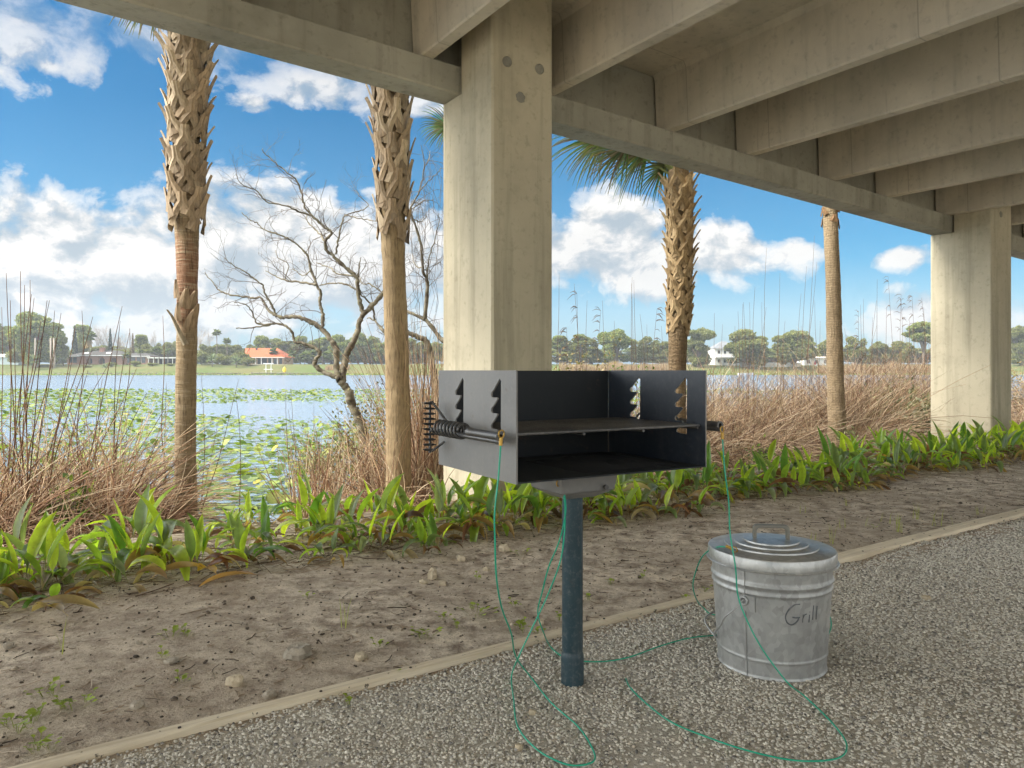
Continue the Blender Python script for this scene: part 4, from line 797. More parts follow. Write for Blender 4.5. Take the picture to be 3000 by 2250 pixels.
# ================================================================ BARE TREES
barkm, b = new('lichen_bark'); v = coords(b); n = b.noise(v, 9, 5, .65); n2 = b.noise(v, 40, 4, .6)
c = b.mix(b.ramp(n, [(.40, 0), (.60, 1)]), (.11, .09, .07), (.27, .24, .18)); c = b.mix(b.ramp(n2, [(.52, 0), (.66, .7)]), c, (.19, .18, .09)); finish(b, c, .95, bump=n2, bstr=.6, bdist=.01, spec=.1)
twigm = pmat('twig_bark', (.11, .09, .075), (.17, .14, .115), 12, .9)
def zq(x, y): return (600 + x/2.2114, 400 + y/2.2114)
def bare_tree(branches, Y0, label, seed, ntw=9, hang=False, name='bare_tree', depth=.7, density=1.0):
    rr = random.Random(seed); allp = []; P0 = at(*zq(*branches[0][0][0]), Y0); root = empty(name, (P0.x, P0.y, min(P0.z, WATER+.05)), label, 'tree')
    mb = MB(); tips = []; store = []
    for pts, r0, r1 in branches:
        y0 = Y0
        if store:                                            # start at the depth of the branch it leaves
            s0 = at(*zq(*pts[0]), Y0); y0 = min(store, key=lambda q: (q.x/q.y-s0.x/s0.y)**2 + ((q.z-1)/q.y-(s0.z-1)/s0.y)**2).y
        dy = rr.uniform(-depth, depth); n = len(pts); P = [at(*zq(*p), y0 + dy*i/(n-1)) for i, p in enumerate(pts)]; S = spline(P, 6); r0, r1 = r0*.86, r1*.86
        S = [p + Vector((rr.uniform(-1, 1), rr.uniform(-1, 1), rr.uniform(-1, 1)))*.008 for p in S]
        m_ = len(S); rad = [r0+(r1-r0)*i/(m_-1) for i in range(m_)]; rad = [q*(1+.18*rr.uniform(-1, 1)) for q in rad]; mb.tube(S, rad, 8); store += S
        for i in range(m_): tips.append((S[i], rad[i], (S[min(i+1, m_-1)]-S[max(i-1, 0)]).normalized(), i/(m_-1)))
    mb.build('trunk', barkm, root, smooth=True)
    P, Rr = [], []
    def grow(p, d, l, r, lev):
        pts = [p]; q = p.copy(); dd = d.copy()
        for k in range(4):
            dd = (dd + Vector((rr.gauss(0, .22), rr.gauss(0, .22), rr.gauss(.04, .22)))).normalized(); q = q + dd*(l/4); pts.append(q.copy())
            if lev > 0 and k >= 1 and rr.random() < .85:
                sd = (dd + Vector((rr.gauss(0, .7), rr.gauss(0, .7), rr.gauss(.15, .6)))).normalized(); grow(q, sd, l*rr.uniform(.4, .7), r*.6, lev-1)
        P.append(pts); Rr.append([r*(1-.16*k) for k in range(5)])
    for p, r, d, t in tips:
        if r < .026 and rr.random() < ntw*.027*density:
            sd = (d*.7 + Vector((rr.gauss(0, .6), rr.gauss(0, .5), rr.gauss(.25, .55)))).normalized(); grow(p, sd, rr.uniform(.16, .42), min(r*.55, .006), 2)
    if hang:
        for p, r, d, t in tips:
            if rr.random() < hang:
                l = rr.uniform(.25, .8); s = Vector((rr.uniform(-.3, .3), rr.uniform(-.2, .2), .05)); P.append([p + s*math.sin(k/4*2.2) - UZ*(l*(k/4)**1.6) + Vector((rr.gauss(0, .02), 0, 0)) for k in range(5)]); Rr.append([.0028]*5)
    V, Fq = ntubes(np.array([[tuple(q) for q in p] for p in P]), np.array(Rr), 3)
    o = ob('twigs', mk('twigs', V - np.array(root.location), Fq, twigm, smooth=True), root)
    return root
B1 = [([(1075, 2330), (1050, 2080), (1010, 1860), (960, 1760), (935, 1659), (895, 1600), (870, 1570)], .072, .058), ([(870, 1570), (850, 1490), (850, 1380), (810, 1310), (760, 1250), (700, 1205), (620, 1175), (560, 1165), (500, 1175), (460, 1160)], .046, .022), ([(460, 1160), (420, 1130), (390, 1090), (365, 1045), (300, 1045), (200, 1030), (110, 1010), (75, 975), (30, 920), (0, 885)], .022, .005),
 ([(760, 1250), (765, 1150), (745, 1080), (750, 1010), (725, 960), (690, 870), (670, 780), (640, 740), (580, 690), (530, 655), (470, 630), (385, 605), (340, 560), (290, 540), (240, 490)], .026, .005), ([(725, 960), (620, 945), (520, 930), (470, 910), (390, 870)], .018, .006), ([(460, 1160), (430, 1080), (390, 1020), (375, 965), (320, 920), (250, 870), (190, 840), (130, 790)], .018, .005),
 ([(850, 1555), (780, 1530), (720, 1490), (715, 1450), (745, 1410), (720, 1370), (640, 1340), (585, 1330), (570, 1270), (520, 1225), (450, 1215), (370, 1230), (290, 1240), (200, 1238)], .034, .008), ([(450, 1215), (350, 1215), (310, 1150), (270, 1090), (190, 1070)], .015, .005),
 ([(890, 1600), (905, 1480), (920, 1400), (975, 1310), (1000, 1210), (1030, 1150), (1100, 1080), (1150, 1020), (1220, 930), (1270, 800)], .050, .026), ([(1030, 1150), (1005, 1080), (990, 960), (975, 900), (900, 840), (830, 770), (790, 740), (780, 680), (820, 625), (780, 590), (700, 520), (650, 460), (630, 380), (600, 290), (540, 240), (460, 170), (390, 110), (370, 80)], .032, .005),
 ([(780, 680), (740, 625), (670, 560), (660, 500)], .014, .006), ([(975, 900), (860, 890), (810, 850), (720, 820)], .014, .006), ([(700, 520), (600, 480), (520, 450), (400, 420), (330, 350), (240, 310), (200, 240)], .014, .004), ([(1003, 1010), (920, 960), (850, 950), (740, 965)], .014, .010), ([(990, 930), (1000, 850), (1010, 780)], .012, .005), ([(850, 760), (870, 640), (890, 560), (910, 510), (980, 490), (1060, 450), (1000, 380), (960, 330)], .014, .004), ([(910, 510), (1000, 530), (1100, 545), (1180, 560)], .009, .004),
 ([(1150, 1020), (1080, 960), (1020, 950), (1000, 900)], .012, .006), ([(690, 870), (640, 900), (590, 870), (570, 855)], .010, .005), ([(520, 930), (540, 830), (480, 790), (455, 740)], .008, .004), ([(1220, 1330), (1150, 1250), (1100, 1190), (1050, 1175)], .030, .008), ([(1100, 1190), (1085, 1100), (1010, 1020), (1000, 960)], .018, .008)]
bare_tree(B1, 9.0, 'leafless crooked lichen-spotted tree between the two left palms, leaning over the water', 11, 9)
B2 = [([(1510, 2300), (1505, 1800), (1490, 1560), (1470, 1480), (1440, 1330), (1390, 1300), (1310, 1265), (1240, 1180)], .065, .03), ([(1560, 1330), (1520, 1300), (1430, 1190), (1310, 1135), (1230, 1100)], .040, .02), ([(1425, 1190), (1440, 950), (1410, 850), (1400, 700), (1350, 540), (1330, 480), (1390, 350), (1420, 200), (1400, 50)], .030, .004), ([(1410, 850), (1370, 840), (1340, 760)], .012, .004), ([(1350, 540), (1400, 550), (1440, 510)], .010, .004), ([(1330, 480), (1410, 420), (1480, 410)], .009, .003), ([(1390, 350), (1480, 260), (1530, 210)], .008, .003), ([(1440, 950), (1450, 800), (1500, 640), (1520, 500)], .014, .004), ([(1420, 200), (1450, 150), (1460, 90)], .006, .003)]
bare_tree(B2, 9.6, 'thin leafless tree hung with weeping vines between the second palm and the near pier', 12, 10, hang=.55, name='vine_hung_tree')
# ================================================================ REEDS AND THICKETS
strawm = attmat('dry_straw', .75, .15, .2, .2, 20, (1.3, 1.2, .9))
ST = [(.31, .18, .11), (.47, .33, .205), (.17, .095, .06), (.62, .50, .35), (.37, .24, .15), (.53, .40, .27)]
def stems(n, basefn, dirfn, lfn, r=(.0032, .0075), K=7, cl=ST, curl=.9, zfn=None):
    P = np.zeros((n, K, 3)); Rr = np.zeros((n, K)); C = np.zeros((n, K, 3))
    for i in range(n):
        p = basefn(); d = dirfn(p); l = lfn(p); r0 = R.uniform(*r); cv = Vector((R.gauss(0, curl), R.gauss(0, curl), -abs(R.gauss(0, curl)))); c_ = np.array(R.choice(cl))*R.uniform(.7, 1.3)
        for k in range(K):
            P[i, k] = p; Rr[i, k] = r0*(1-.7*k/(K-1)); C[i, k] = c_; d = (d + cv*(1/K)).normalized(); p = p + d*(l/(K-1))
    V, Fq = ntubes(P, Rr, 3); return V, Fq, np.repeat(C.reshape(-1, 3), 3, 0)
def thicket(name, label, parts, cat='thicket'):
    V, Fq, C, o = [], [], [], 0
    for v, f, c in parts: V.append(v); Fq.append(f+o); C.append(c); o += len(v)
    return tag(ob(name, mk(name, np.concatenate(V), np.concatenate(Fq), strawm, np.concatenate(C), True)), label, cat, kind='stuff')
def pt(pxr, br):
    def f():
        px, bb = R.uniform(*pxr), R.uniform(*br); p = onb(px, bb); p.z = max(WATER-.1, gz(p.x, p.y)-.03); return p
    return f
def lean(dx, dy, up, sp=.25):
    return lambda p: Vector((dx+R.gauss(0, sp), dy+R.gauss(0, sp), up+R.gauss(0, sp*.5))).normalized()
def tuft(dx, dy, up, sp=.3, k=1.1, f=1.7):
    def g_(p):
        q = Vector((p.x*f, p.y*f, 3.3)); return Vector((dx+k*noise.noise(q)*1.6+R.gauss(0, sp), dy+k*noise.noise(q+Vector((9, 4, 1)))*1.6+R.gauss(0, sp), up+.5*noise.noise(q+Vector((3, 8, 5)))+R.gauss(0, sp*.6))).normalized()
    return g_
def hump(px0, px1, lo_, hi_):
    return lambda p: R.uniform(lo_, hi_)
# left thicket: long stems that lean to the right, dense at the foot
thicket('reed_thicket', 'dense tangle of dry reddish reed stems at the lower left by the water', [
    stems(1400, pt((-200, 330), (6.2, 7.8)), tuft(.42, .1, .8, .2, .6), lambda p: R.uniform(.6, 1.45), curl=.9),
    stems(950, pt((-200, 330), (6.6, 7.8)), tuft(.75, .1, .6, .22, .6), lambda p: R.uniform(.6, 1.5), curl=1.0),
    stems(420, pt((250, 470), (6.1, 7.3)), lean(.5, .1, .7, .35), lambda p: R.uniform(.25, .75), curl=.5),
    stems(1400, pt((-160, 450), (5.5, 7.3)), lean(.2, 0, .5, .6), lambda p: R.uniform(.2, .7), (.002, .005), curl=1.0)])
thicket('dry_thicket', 'dry brown brush filling the gap between the second palm and the near pier', [
    stems(750, pt((1100, 1310), (6.9, 8.4)), lean(0, 0, .9, .35), lambda p: R.uniform(.6, 1.5), curl=.6), stems(500, pt((1190, 1310), (6.6, 8.0)), lean(0, 0, 1, .18), lambda p: R.uniform(1.0, 2.1), curl=.2),
    stems(500, pt((1100, 1320), (6.0, 7.6)), lean(0, 0, .5, .6), lambda p: R.uniform(.3, .8), curl=1.2), stems(350, pt((850, 1100), (6.9, 8.2)), lean(0, 0, 1, .25), lambda p: R.uniform(.4, 1.1), curl=.3)])
GS = ST + [(.10, .06, .04), (.17, .11, .075), (.30, .25, .14), (.58, .46, .33), (.50, .39, .27)]
thicket('tangled_thicket', 'thick tangle of collapsed dry brown grass along the right bank', [
    stems(2600, pt((1600, 2120), (6.9, 8.8)), tuft(-.1, 0, .75), lambda p: R.uniform(.8, 2.0), curl=1.1, cl=GS), stems(5200, pt((2060, 2760), (6.9, 9.2)), tuft(-.1, -.1, .62), lambda p: R.uniform(.6, 2.1), curl=1.3, cl=GS),
    stems(3400, pt((2430, 2770), (7.2, 9.6)), tuft(-.1, -.2, .75), lambda p: R.uniform(1.1, 2.8), curl=1.2, cl=GS), stems(1700, pt((1600, 2780), (6.2, 7.4)), tuft(-.1, -.2, .4, .4), lambda p: R.uniform(.4, 1.1), curl=1.3, cl=GS),
    stems(2200, pt((2440, 2760), (7.4, 9.0)), tuft(0, 0, 1.1, .2, .6), lambda p: R.uniform(1.4, 2.2), curl=.8, cl=GS), stems(4600, pt((2000, 2740), (7.4, 9.6)), tuft(0, 0, .95, .22, .7), lambda p: R.uniform(1.1, 2.1), curl=.9, cl=GS), stems(700, pt((1950, 2700), (8.0, 10.5)), lean(.1, 0, 1, .3), lambda p: R.uniform(1.1, 2.3), curl=.7), stems(620, pt((2060, 2720), (6.9, 8.5)), lean(-.2, -.4, .8, .4), lambda p: R.uniform(1.2, 2.4), (.006, .011), curl=3.2, cl=[(.48, .37, .25), (.40, .29, .18)])])
thicket('tangled_thicket', 'dry grass tangle seen in the narrow gap right of the far pier', [stems(2400, pt((2960, 3160), (6.8, 9.6)), lean(-.1, -.1, .7, .55), lambda p: R.uniform(.8, 2.4), curl=1.0, cl=GS)])
# individual tall reeds: (tip px,py), (foot px,py) at depth on bank line
plumes = MB()
def reed(tip, foot, bb, label, group, plume=0, bend=0.0, r=.0062, c=(.17, .11, .07)):
    f = onb(foot[0], bb); Y = f.y; f = Vector((f.x, Y, max(WATER-.05, gz(f.x, f.y)-.03))); t = at(tip[0], tip[1], Y+R.uniform(-.25, .25)); mid_ = (f+t)*.5 + Vector((bend, 0, abs(bend)*.4))
    S = spline([f, f.lerp(mid_, .6)+Vector((R.gauss(0, .01), 0, 0)), mid_, mid_.lerp(t, .55)+Vector((R.gauss(0, .015), 0, 0)), t], 5); n = len(S); org = Vector((f.x, f.y, f.z))
    mb = MB(); mb.tube([p for p in S], [r*(1-.72*i/(n-1)) for i in range(n)], 5)
    if plume:
        for k in range(14):
            i = n-1-R.randint(0, 5); d = Vector((plume*R.uniform(.3, 1), R.gauss(0, .4), R.uniform(-.5, .6))).normalized(); l = R.uniform(.06, .15); q = S[i]; mb.tube([q, q+d*l*.5+UZ*.01, q+d*l-UZ*.03], [.0022, .0045, .0008], 4)
    mb.c = [c]*len(mb.v)
    o = mb.build('reed_stalk', strawm, origin=org, smooth=True, col=True); tag(o, label, 'reed', group)
LL, LG = 'tall dry reed stalk rising from the tangle left of the leftmost palm', 'tall reeds left of the leftmost palm'
for tip, foot in [((18, 800), (60, 1480)), ((60, 795), (80, 1500)), ((88, 820), (50, 1500)), ((72, 835), (90, 1400)), ((92, 862), (20, 1450)), ((145, 880), (40, 1500)), ((138, 880), (60, 1480)), ((100, 872), (85, 1500)), ((160, 910), (70, 1480)), ((179, 917), (60, 1520)), ((240, 910), (235, 1400)), ((272, 928), (120, 1500)), ((221, 957), (110, 1490)), ((358, 897), (200, 1530)), ((352, 940), (330, 1250)), ((380, 962), (320, 1400)), ((477, 925), (490, 1450)), ((270, 1025), (100, 1500)), ((30, 880), (28, 1450)), ((5, 900), (45, 1450)), ((165, 990), (60, 1540)), ((320, 1065), (90, 1540)), ((400, 1080), (180, 1560)), ((430, 1150), (220, 1560)), ((500, 1170), (260, 1560)), ((120, 940), (20, 1530)), ((210, 1060), (60, 1540)), ((258, 1085), (120, 1540)), ((300, 1110), (250, 1500)), ((40, 960), (75, 1530))]:
    reed(tip, foot, R.uniform(6.5, 7.4), LL, LG, bend=R.uniform(-.08, .02), c=R.choice([(.17, .10, .065), (.22, .13, .08), (.13, .085, .06)]))
reed((379, 975), (372, 1500), 7.0, 'reed bent over at its tip like a hook left of the leftmost palm', None, bend=-.12)
for tip, foot in [((690, 1150), (700, 1480)), ((700, 1110), (560, 1480)), ((838, 1135), (862, 1480)), ((852, 1130), (880, 1500)), ((640, 1230), (560, 1500)), ((590, 1100), (590, 1350)), ((488, 1120), (500, 1500)), ((845, 1200), (880, 1560)), ((920, 1180), (900, 1500)), ((990, 1190), (1000, 1450))]:
    reed(tip, foot, R.uniform(6.8, 8), 'thin dry stalk standing at the waterside between the two left palms', 'thin stalks between the two left palms', bend=R.uniform(-.05, .05), r=.0048)
CG = 'tall reeds right of the near pier'
for tip, foot, pl in [((1638, 800), (1640, 1400), 0), ((1690, 860), (1670, 1400), -1), ((1682, 830), (1720, 1400), 0), ((1720, 880), (1735, 1400), 0), ((1760, 910), (1745, 1400), -1), ((1765, 880), (1770, 1400), 0), ((1852, 812), (1855, 1400), 0), ((1857, 820), (1862, 1400), 0), ((1850, 830), (1850, 1400), 0), ((1875, 920), (1890, 1400), 0), ((1925, 905), (1905, 1400), 1), ((1895, 950), (1900, 1400), 0), ((1938, 955), (1940, 1400), 0), ((1800, 940), (1810, 1400), 0), ((1660, 960), (1655, 1400), -1), ((1705, 985), (1690, 1400), 0)]:
    reed(tip, foot, R.uniform(7.2, 8.4), 'tall dry reed standing between the near pier and the shaggy short palm', CG, pl, R.uniform(-.05, .05), .0058)
RG = 'tall reeds between the two right palms'
for tip, foot in [((2246, 725), (2245, 1300)), ((2285, 800), (2285, 1300)), ((2386, 690), (2345, 1300)), ((2393, 768), (2330, 1280)), ((2363, 780), (2340, 1280)), ((2212, 840), (2212, 1300)), ((2196, 885), (2195, 1280)), ((2176, 890), (2165, 1280)), ((2178, 885), (2190, 1280)), ((2232, 885), (2240, 1280)), ((2093, 917), (2090, 1280)), ((2117, 950), (2115, 1280)), ((2387, 880), (2395, 1280)), ((2347, 860), (2335, 1280)), ((2403, 940), (2405, 1280)), ((2162, 912), (2160, 1280)), ((2153, 955), (2170, 1280)), ((2245, 900), (2200, 1300)), ((2300, 940), (2270, 1290))]:
    reed(tip, foot, R.uniform(7.6, 9.0), 'tall dry reed standing between the shaggy short palm and the slender palm', RG, 0, R.uniform(-.06, .06), .0066)
FG = 'tall reeds between the slender palm and the far pier'
for tip, foot, pl in [((2570, 818), (2585, 1200), 0), ((2530, 875), (2550, 1180), 0), ((2521, 893), (2530, 1180), 0), ((2568, 880), (2540, 1180), 0), ((2597, 900), (2600, 1180), 0), ((2665, 936), (2670, 1180), 0), ((2706, 900), (2708, 1180), 0), ((2556, 930), (2560, 1180), 0), ((2480, 980), (2480, 1180), 0), ((2640, 880), (2620, 1180), 1)]:
    reed(tip, foot, R.uniform(7.6, 9.0), 'tall dry reed without plume between the slender palm and the far pier', FG, pl, R.uniform(-.05, .05), .0066)
for tip, foot, pl in [((2602, 810), (2625, 1180), -1), ((2640, 862), (2625, 1180), -1), ((2672, 868), (2675, 1180), -1), ((2700, 872), (2722, 1180), -1), ((2515, 915), (2525, 1180), -1)]:
    reed(tip, foot, R.uniform(7.8, 9.0), 'tall plumed reed with a drooping feathery tip beside the far pier', 'plumed reeds beside the far pier', pl, .03, .006)
# ================================================================ BUSHES on the bank
busham = attmat('bush_leaf', .6, .25, .2, .2, 20)
def bush(px, bb, w, h, label, cols, seed, n=900, leafs=.035, name='bush', z0=None, elong=2.6):
    p = onb(px, bb); p.z = max(WATER, gz(p.x, p.y)) if z0 is None else z0; rr = np.random.default_rng(seed); root = empty(name, p, label, 'bush')
    nb = 46; P = np.zeros((nb, 5, 3)); d = rr.normal(size=(nb, 3))*[.5, .5, .25] + [0, 0, .9]; d /= np.linalg.norm(d, axis=1, keepdims=True); L = rr.uniform(.6, 1, (nb, 1))
    for k in range(5): t = k/4; P[:, k] = d*L*t*[w/2/.55, w/2/.55, h] + rr.normal(size=(nb, 3))*.012*t
    V, Fq = ntubes(P, np.full((nb, 5), .005)*(1-.15*np.arange(5)), 3); ob('stems', mk('stems', V, Fq, twigm), root)
    bi = rr.integers(0, nb, n); t = rr.uniform(.3, 1.05, n); c = (d[bi]*L[bi]*t[:, None])*[w/2/.55, w/2/.55, h] + rr.normal(size=(n, 3))*[.05*w+.02, .05*w+.02, .05*h]
    ax = rr.normal(size=(n, 3)) + [0, 0, .6]; ax /= np.linalg.norm(ax, axis=1, keepdims=True); bx = np.cross(ax, rr.normal(size=(n, 3))); bx /= np.linalg.norm(bx, axis=1, keepdims=True); s = leafs*rr.uniform(.6, 1.3, (n, 1))
    V = np.stack([c-ax*s*.1, c+bx*s/elong+ax*s*.5, c+ax*s*1.1, c-bx*s/elong+ax*s*.5], 1); Fq = np.arange(4*n).reshape(n, 4); C = np.array(cols)[rr.integers(0, len(cols), n)]*rr.uniform(.6, 1.4, (n, 1))
    ob('foliage', mk('foliage', V.reshape(-1, 3), Fq, busham, np.repeat(C, 4, 0)), root); return root
OLV = [(.20, .17, .07), (.26, .21, .10), (.14, .14, .05), (.30, .24, .14)]; GRN = [(.12, .20, .04), (.20, .29, .05), (.08, .14, .03)]
bush(1085, 8.6, 1.0, 1.55, 'olive brown scrubby bush in front of the bare tree, left of the second palm', OLV, 1, 1500)
bush(970, 9.4, 1.0, .95, 'low dull green shrub at the foot of the leaning bare tree', OLV+GRN[:1], 2, 1200)
bush(1230, 8.0, .5, .9, 'scrubby shrub between the second palm and the near pier', OLV, 3, 900)
bush(1690, 9.4, 1.7, 2.15, 'olive scrub bush right of the near pier above the grill', OLV, 4, 2200, .045)
bush(1835, 9.0, .9, 1.85, 'yellow green leafy shrub behind the grill left of the shaggy palm', GRN, 5, 1000, .045)
bush(205, 6.3, .30, .62, 'small bright green sapling in the reeds at lower left', GRN, 6, 240, .05)
bush(148, 6.4, .16, .40, 'tiny green shoot at the far left among dry reeds', GRN, 7, 90, .045)
bush(2228, 6.2, .32, .42, 'small green weed growing by the dry thicket left of the slender palm', GRN, 8, 180, .045)
bush(2480, 6.4, .35, .55, 'grey green low shrub just right of the slender palm', [(.22, .24, .12), (.28, .27, .15)], 9, 300, .06, elong=4)
bush(2625, 7.6, 1.3, 1.55, 'mound of grey green bladed foliage in the brush beside the far pier', [(.17, .17, .10), (.24, .23, .14), (.32, .27, .18)], 10, 1500, .11, elong=6)
bush(2690, 7.0, .8, 1.15, 'arching bladed grey shrub touching the far pier', [(.22, .23, .15), (.34, .32, .22), (.17, .18, .10)], 11, 900, .16, elong=8)
bush(2985, 9.0, 1.3, 2.0, 'dark leafy shrub right of the far pier at the picture edge', [(.13, .13, .06), (.26, .20, .11)], 12, 1100, .06)
# ================================================================ LILY PADS
padm, b = new('lily_pad_leaf'); c = b.n('ShaderNodeAttribute', attribute_name='Col').outputs[0]; oi = b.n('ShaderNodeObjectInfo').outputs['Random']
c = b.mix(1.0, c, b.ramp(oi, [(0, (.75, .8, .7)), (.5, (1, 1, 1)), (1, (1.25, 1.15, 1.1))]), 'MULTIPLY'); n1 = b.noise(coords(b), 14, 3)
c = b.mix(1.0, c, b.ramp(n1, [(.3, .75), (.7, 1.2)]), 'MULTIPLY'); finish(b, c, .55, trans=(.25, b.mix(1.0, c, (1.5, 1.6, .5), 'MULTIPLY')), spec=.22)
def pads(xyz, size, tilt, cols, n=9):
    k = len(xyz); th = np.linspace(.22, 2*np.pi-.22, n); rim = np.stack([np.cos(th)*1.15, np.sin(th), .10*np.cos(2*th)], 1)
    pts = np.concatenate([[[.12, 0, -.06]], rim])[None]*size[:, None, None]
    rz, rx = N.uniform(0, 6.28, k), tilt; cz, sz, cx, sx = np.cos(rz), np.sin(rz), np.cos(rx), np.sin(rx)
    M = np.stack([np.stack([cz, -sz*cx, sz*sx], -1), np.stack([sz, cz*cx, -cz*sx], -1), np.stack([0*cz, sx, cx], -1)], 1)
    V = np.einsum('nij,nkj->nki', M, np.repeat(pts, k, 0) if len(pts) == 1 else pts) + xyz[:, None, :]
    Fc = np.stack([np.zeros(n-1, int), np.arange(1, n), np.arange(2, n+1)], 1)[None] + (n+1)*np.arange(k)[:, None, None]
    return V.reshape(-1, 3), Fc.reshape(-1, 3), np.repeat(cols, n+1, 0)
PC = np.array([(.16, .21, .05), (.24, .29, .075), (.10, .145, .04), (.29, .31, .09), (.17, .21, .08), (.38, .32, .07)])
cand = []
tries = 90000; yy = 7.2 + 66*N.uniform(0, 1, tries)**1.9; mm = N.uniform(-.86, .62, tries); xx = mm*yy
for x, y in zip(xx, yy):
    a_, b_ = AB(x, y)
    if b_ < 8.0: continue
    px = 1500 + F*x/y; py = HZ + 1.6*F/y; n_ = noise.noise(Vector((x*.16, y*.10, 2))) + .5*noise.noise(Vector((x*.6, y*.45, 5)))
    pr = .56 + .8*n_
    if px < 420: pr += .2 + (.45 if py < 1200 else -.05)
    if 560 < px < 1100 and 1182 < py < 1216+ .03*(px-560): pr -= .75          # the open tongue of water
    if px < 330 and 1215 < py < 1300: pr -= .35
    if py < 1178: pr += .3
    if px > 1400: pr -= .5
    if py < 1142 + 6*noise.noise(Vector((px*.01, 0, 1))) : continue
    if R.random() < pr*min(1, (y/16)**.5+.35): cand.append((x, y))
    if len(cand) > 15000: break
cand.sort(key=lambda q: q[1]); XY = []; grid = {}
for x, y in cand:
    s = .085; k = (int(x/.17), int(y/.17))
    if any((x-u)**2+(y-w)**2 < .12**2 for i in (-1, 0, 1) for j in (-1, 0, 1) for u, w in grid.get((k[0]+i, k[1]+j), ())): continue
    grid.setdefault(k, []).append((x, y)); XY.append((x, y))
XY = np.array(XY); print('pads', len(XY)); vis = (np.abs(XY[:, 0]/XY[:, 1]+.25) < .5)
near = np.where(vis)[0][:300]; rest = np.setdiff1d(np.arange(len(XY)), near)
def pcol(n): return PC[N.choice(6, n, p=[.30, .27, .2, .13, .08, .02])]*N.uniform(.75, 1.25, (n, 1))
PM = []
for i in range(10):
    v, f, c = pads(np.zeros((1, 3)), np.array([1.0]), np.array([N.normal(0, .32)]), pcol(1), 16); PM.append(mk('lily_pad', v, f, padm, c))
for i in near:
    o = ob('lily_pad', PM[R.randrange(10)], None, (XY[i, 0], XY[i, 1], WATER+R.choice([.012, .02, .035, .06, .09]))); s = R.uniform(.055, .10); o.scale = (s, s, s); o.rotation_euler = (0, 0, R.uniform(0, 6.28))
    zone = 'leftmost' if AB(*XY[i])[0] < 0 else 'second'
    tag(o, 'green lily pad on the near water in front of the far pads', 'lily pad', 'lily pads on the near water')
k = len(rest); zz = np.full(k, WATER) + N.choice([.012, .03, .06, .10], k); v, f, c = pads(np.concatenate([XY[rest], zz[:, None]], 1), N.uniform(.05, .095, k)*np.interp(XY[rest, 1], [10, 70], [1, 1.6]), N.normal(0, .42, k), pcol(k), 8)
tag(ob('lily_pads', mk('lily_pads', v, f, padm, c)), 'mass of green lily pads stretching out over the lake', 'lily pads', kind='stuff')
# ================================================================ FAR SHORE
crownm = attmat('tree_foliage', .8, .35, .15, .2, .8, (1.5, 1.5, .7))
fbark = pmat('tree_trunk_bark', (.22, .18, .14), (.14, .11, .085), 1.5, .95)
def FX(px, Y): return (px-1500)/F*Y
def FZ(py, Y): return 1-(py-HZ)/F*Y
def cards(c, rr, s, cols, flat=.0):
    n = len(c); ax = rr.normal(size=(n, 3)); ax[:, 2] = ax[:, 2]*(1-flat); ax /= np.linalg.norm(ax, axis=1, keepdims=True); q = rr.normal(size=(n, 3)) + np.array([0, 0, flat*3]); bx = np.cross(ax, q); bx /= np.linalg.norm(bx, axis=1, keepdims=True); s = s*rr.uniform(.6, 1.4, (n, 1))
    V = np.stack([c-ax*s, c+bx*s*.6, c+ax*s, c-bx*s*.6], 1); return V.reshape(-1, 3), np.arange(4*n).reshape(n, 4), np.repeat(cols, 4, 0)
PAL = {'oak': [(.13, .15, .05), (.185, .20, .07), (.24, .245, .10), (.15, .155, .06)], 'pine': [(.15, .19, .055), (.21, .25, .075), (.27, .28, .10), (.12, .155, .055)], 'light': [(.14, .165, .045), (.20, .21, .065), (.25, .24, .09)], 'cyp': [(.022, .04, .017), (.035, .055, .022)], 'brown': [(.20, .13, .07), (.26, .17, .09), (.15, .12, .05)]}
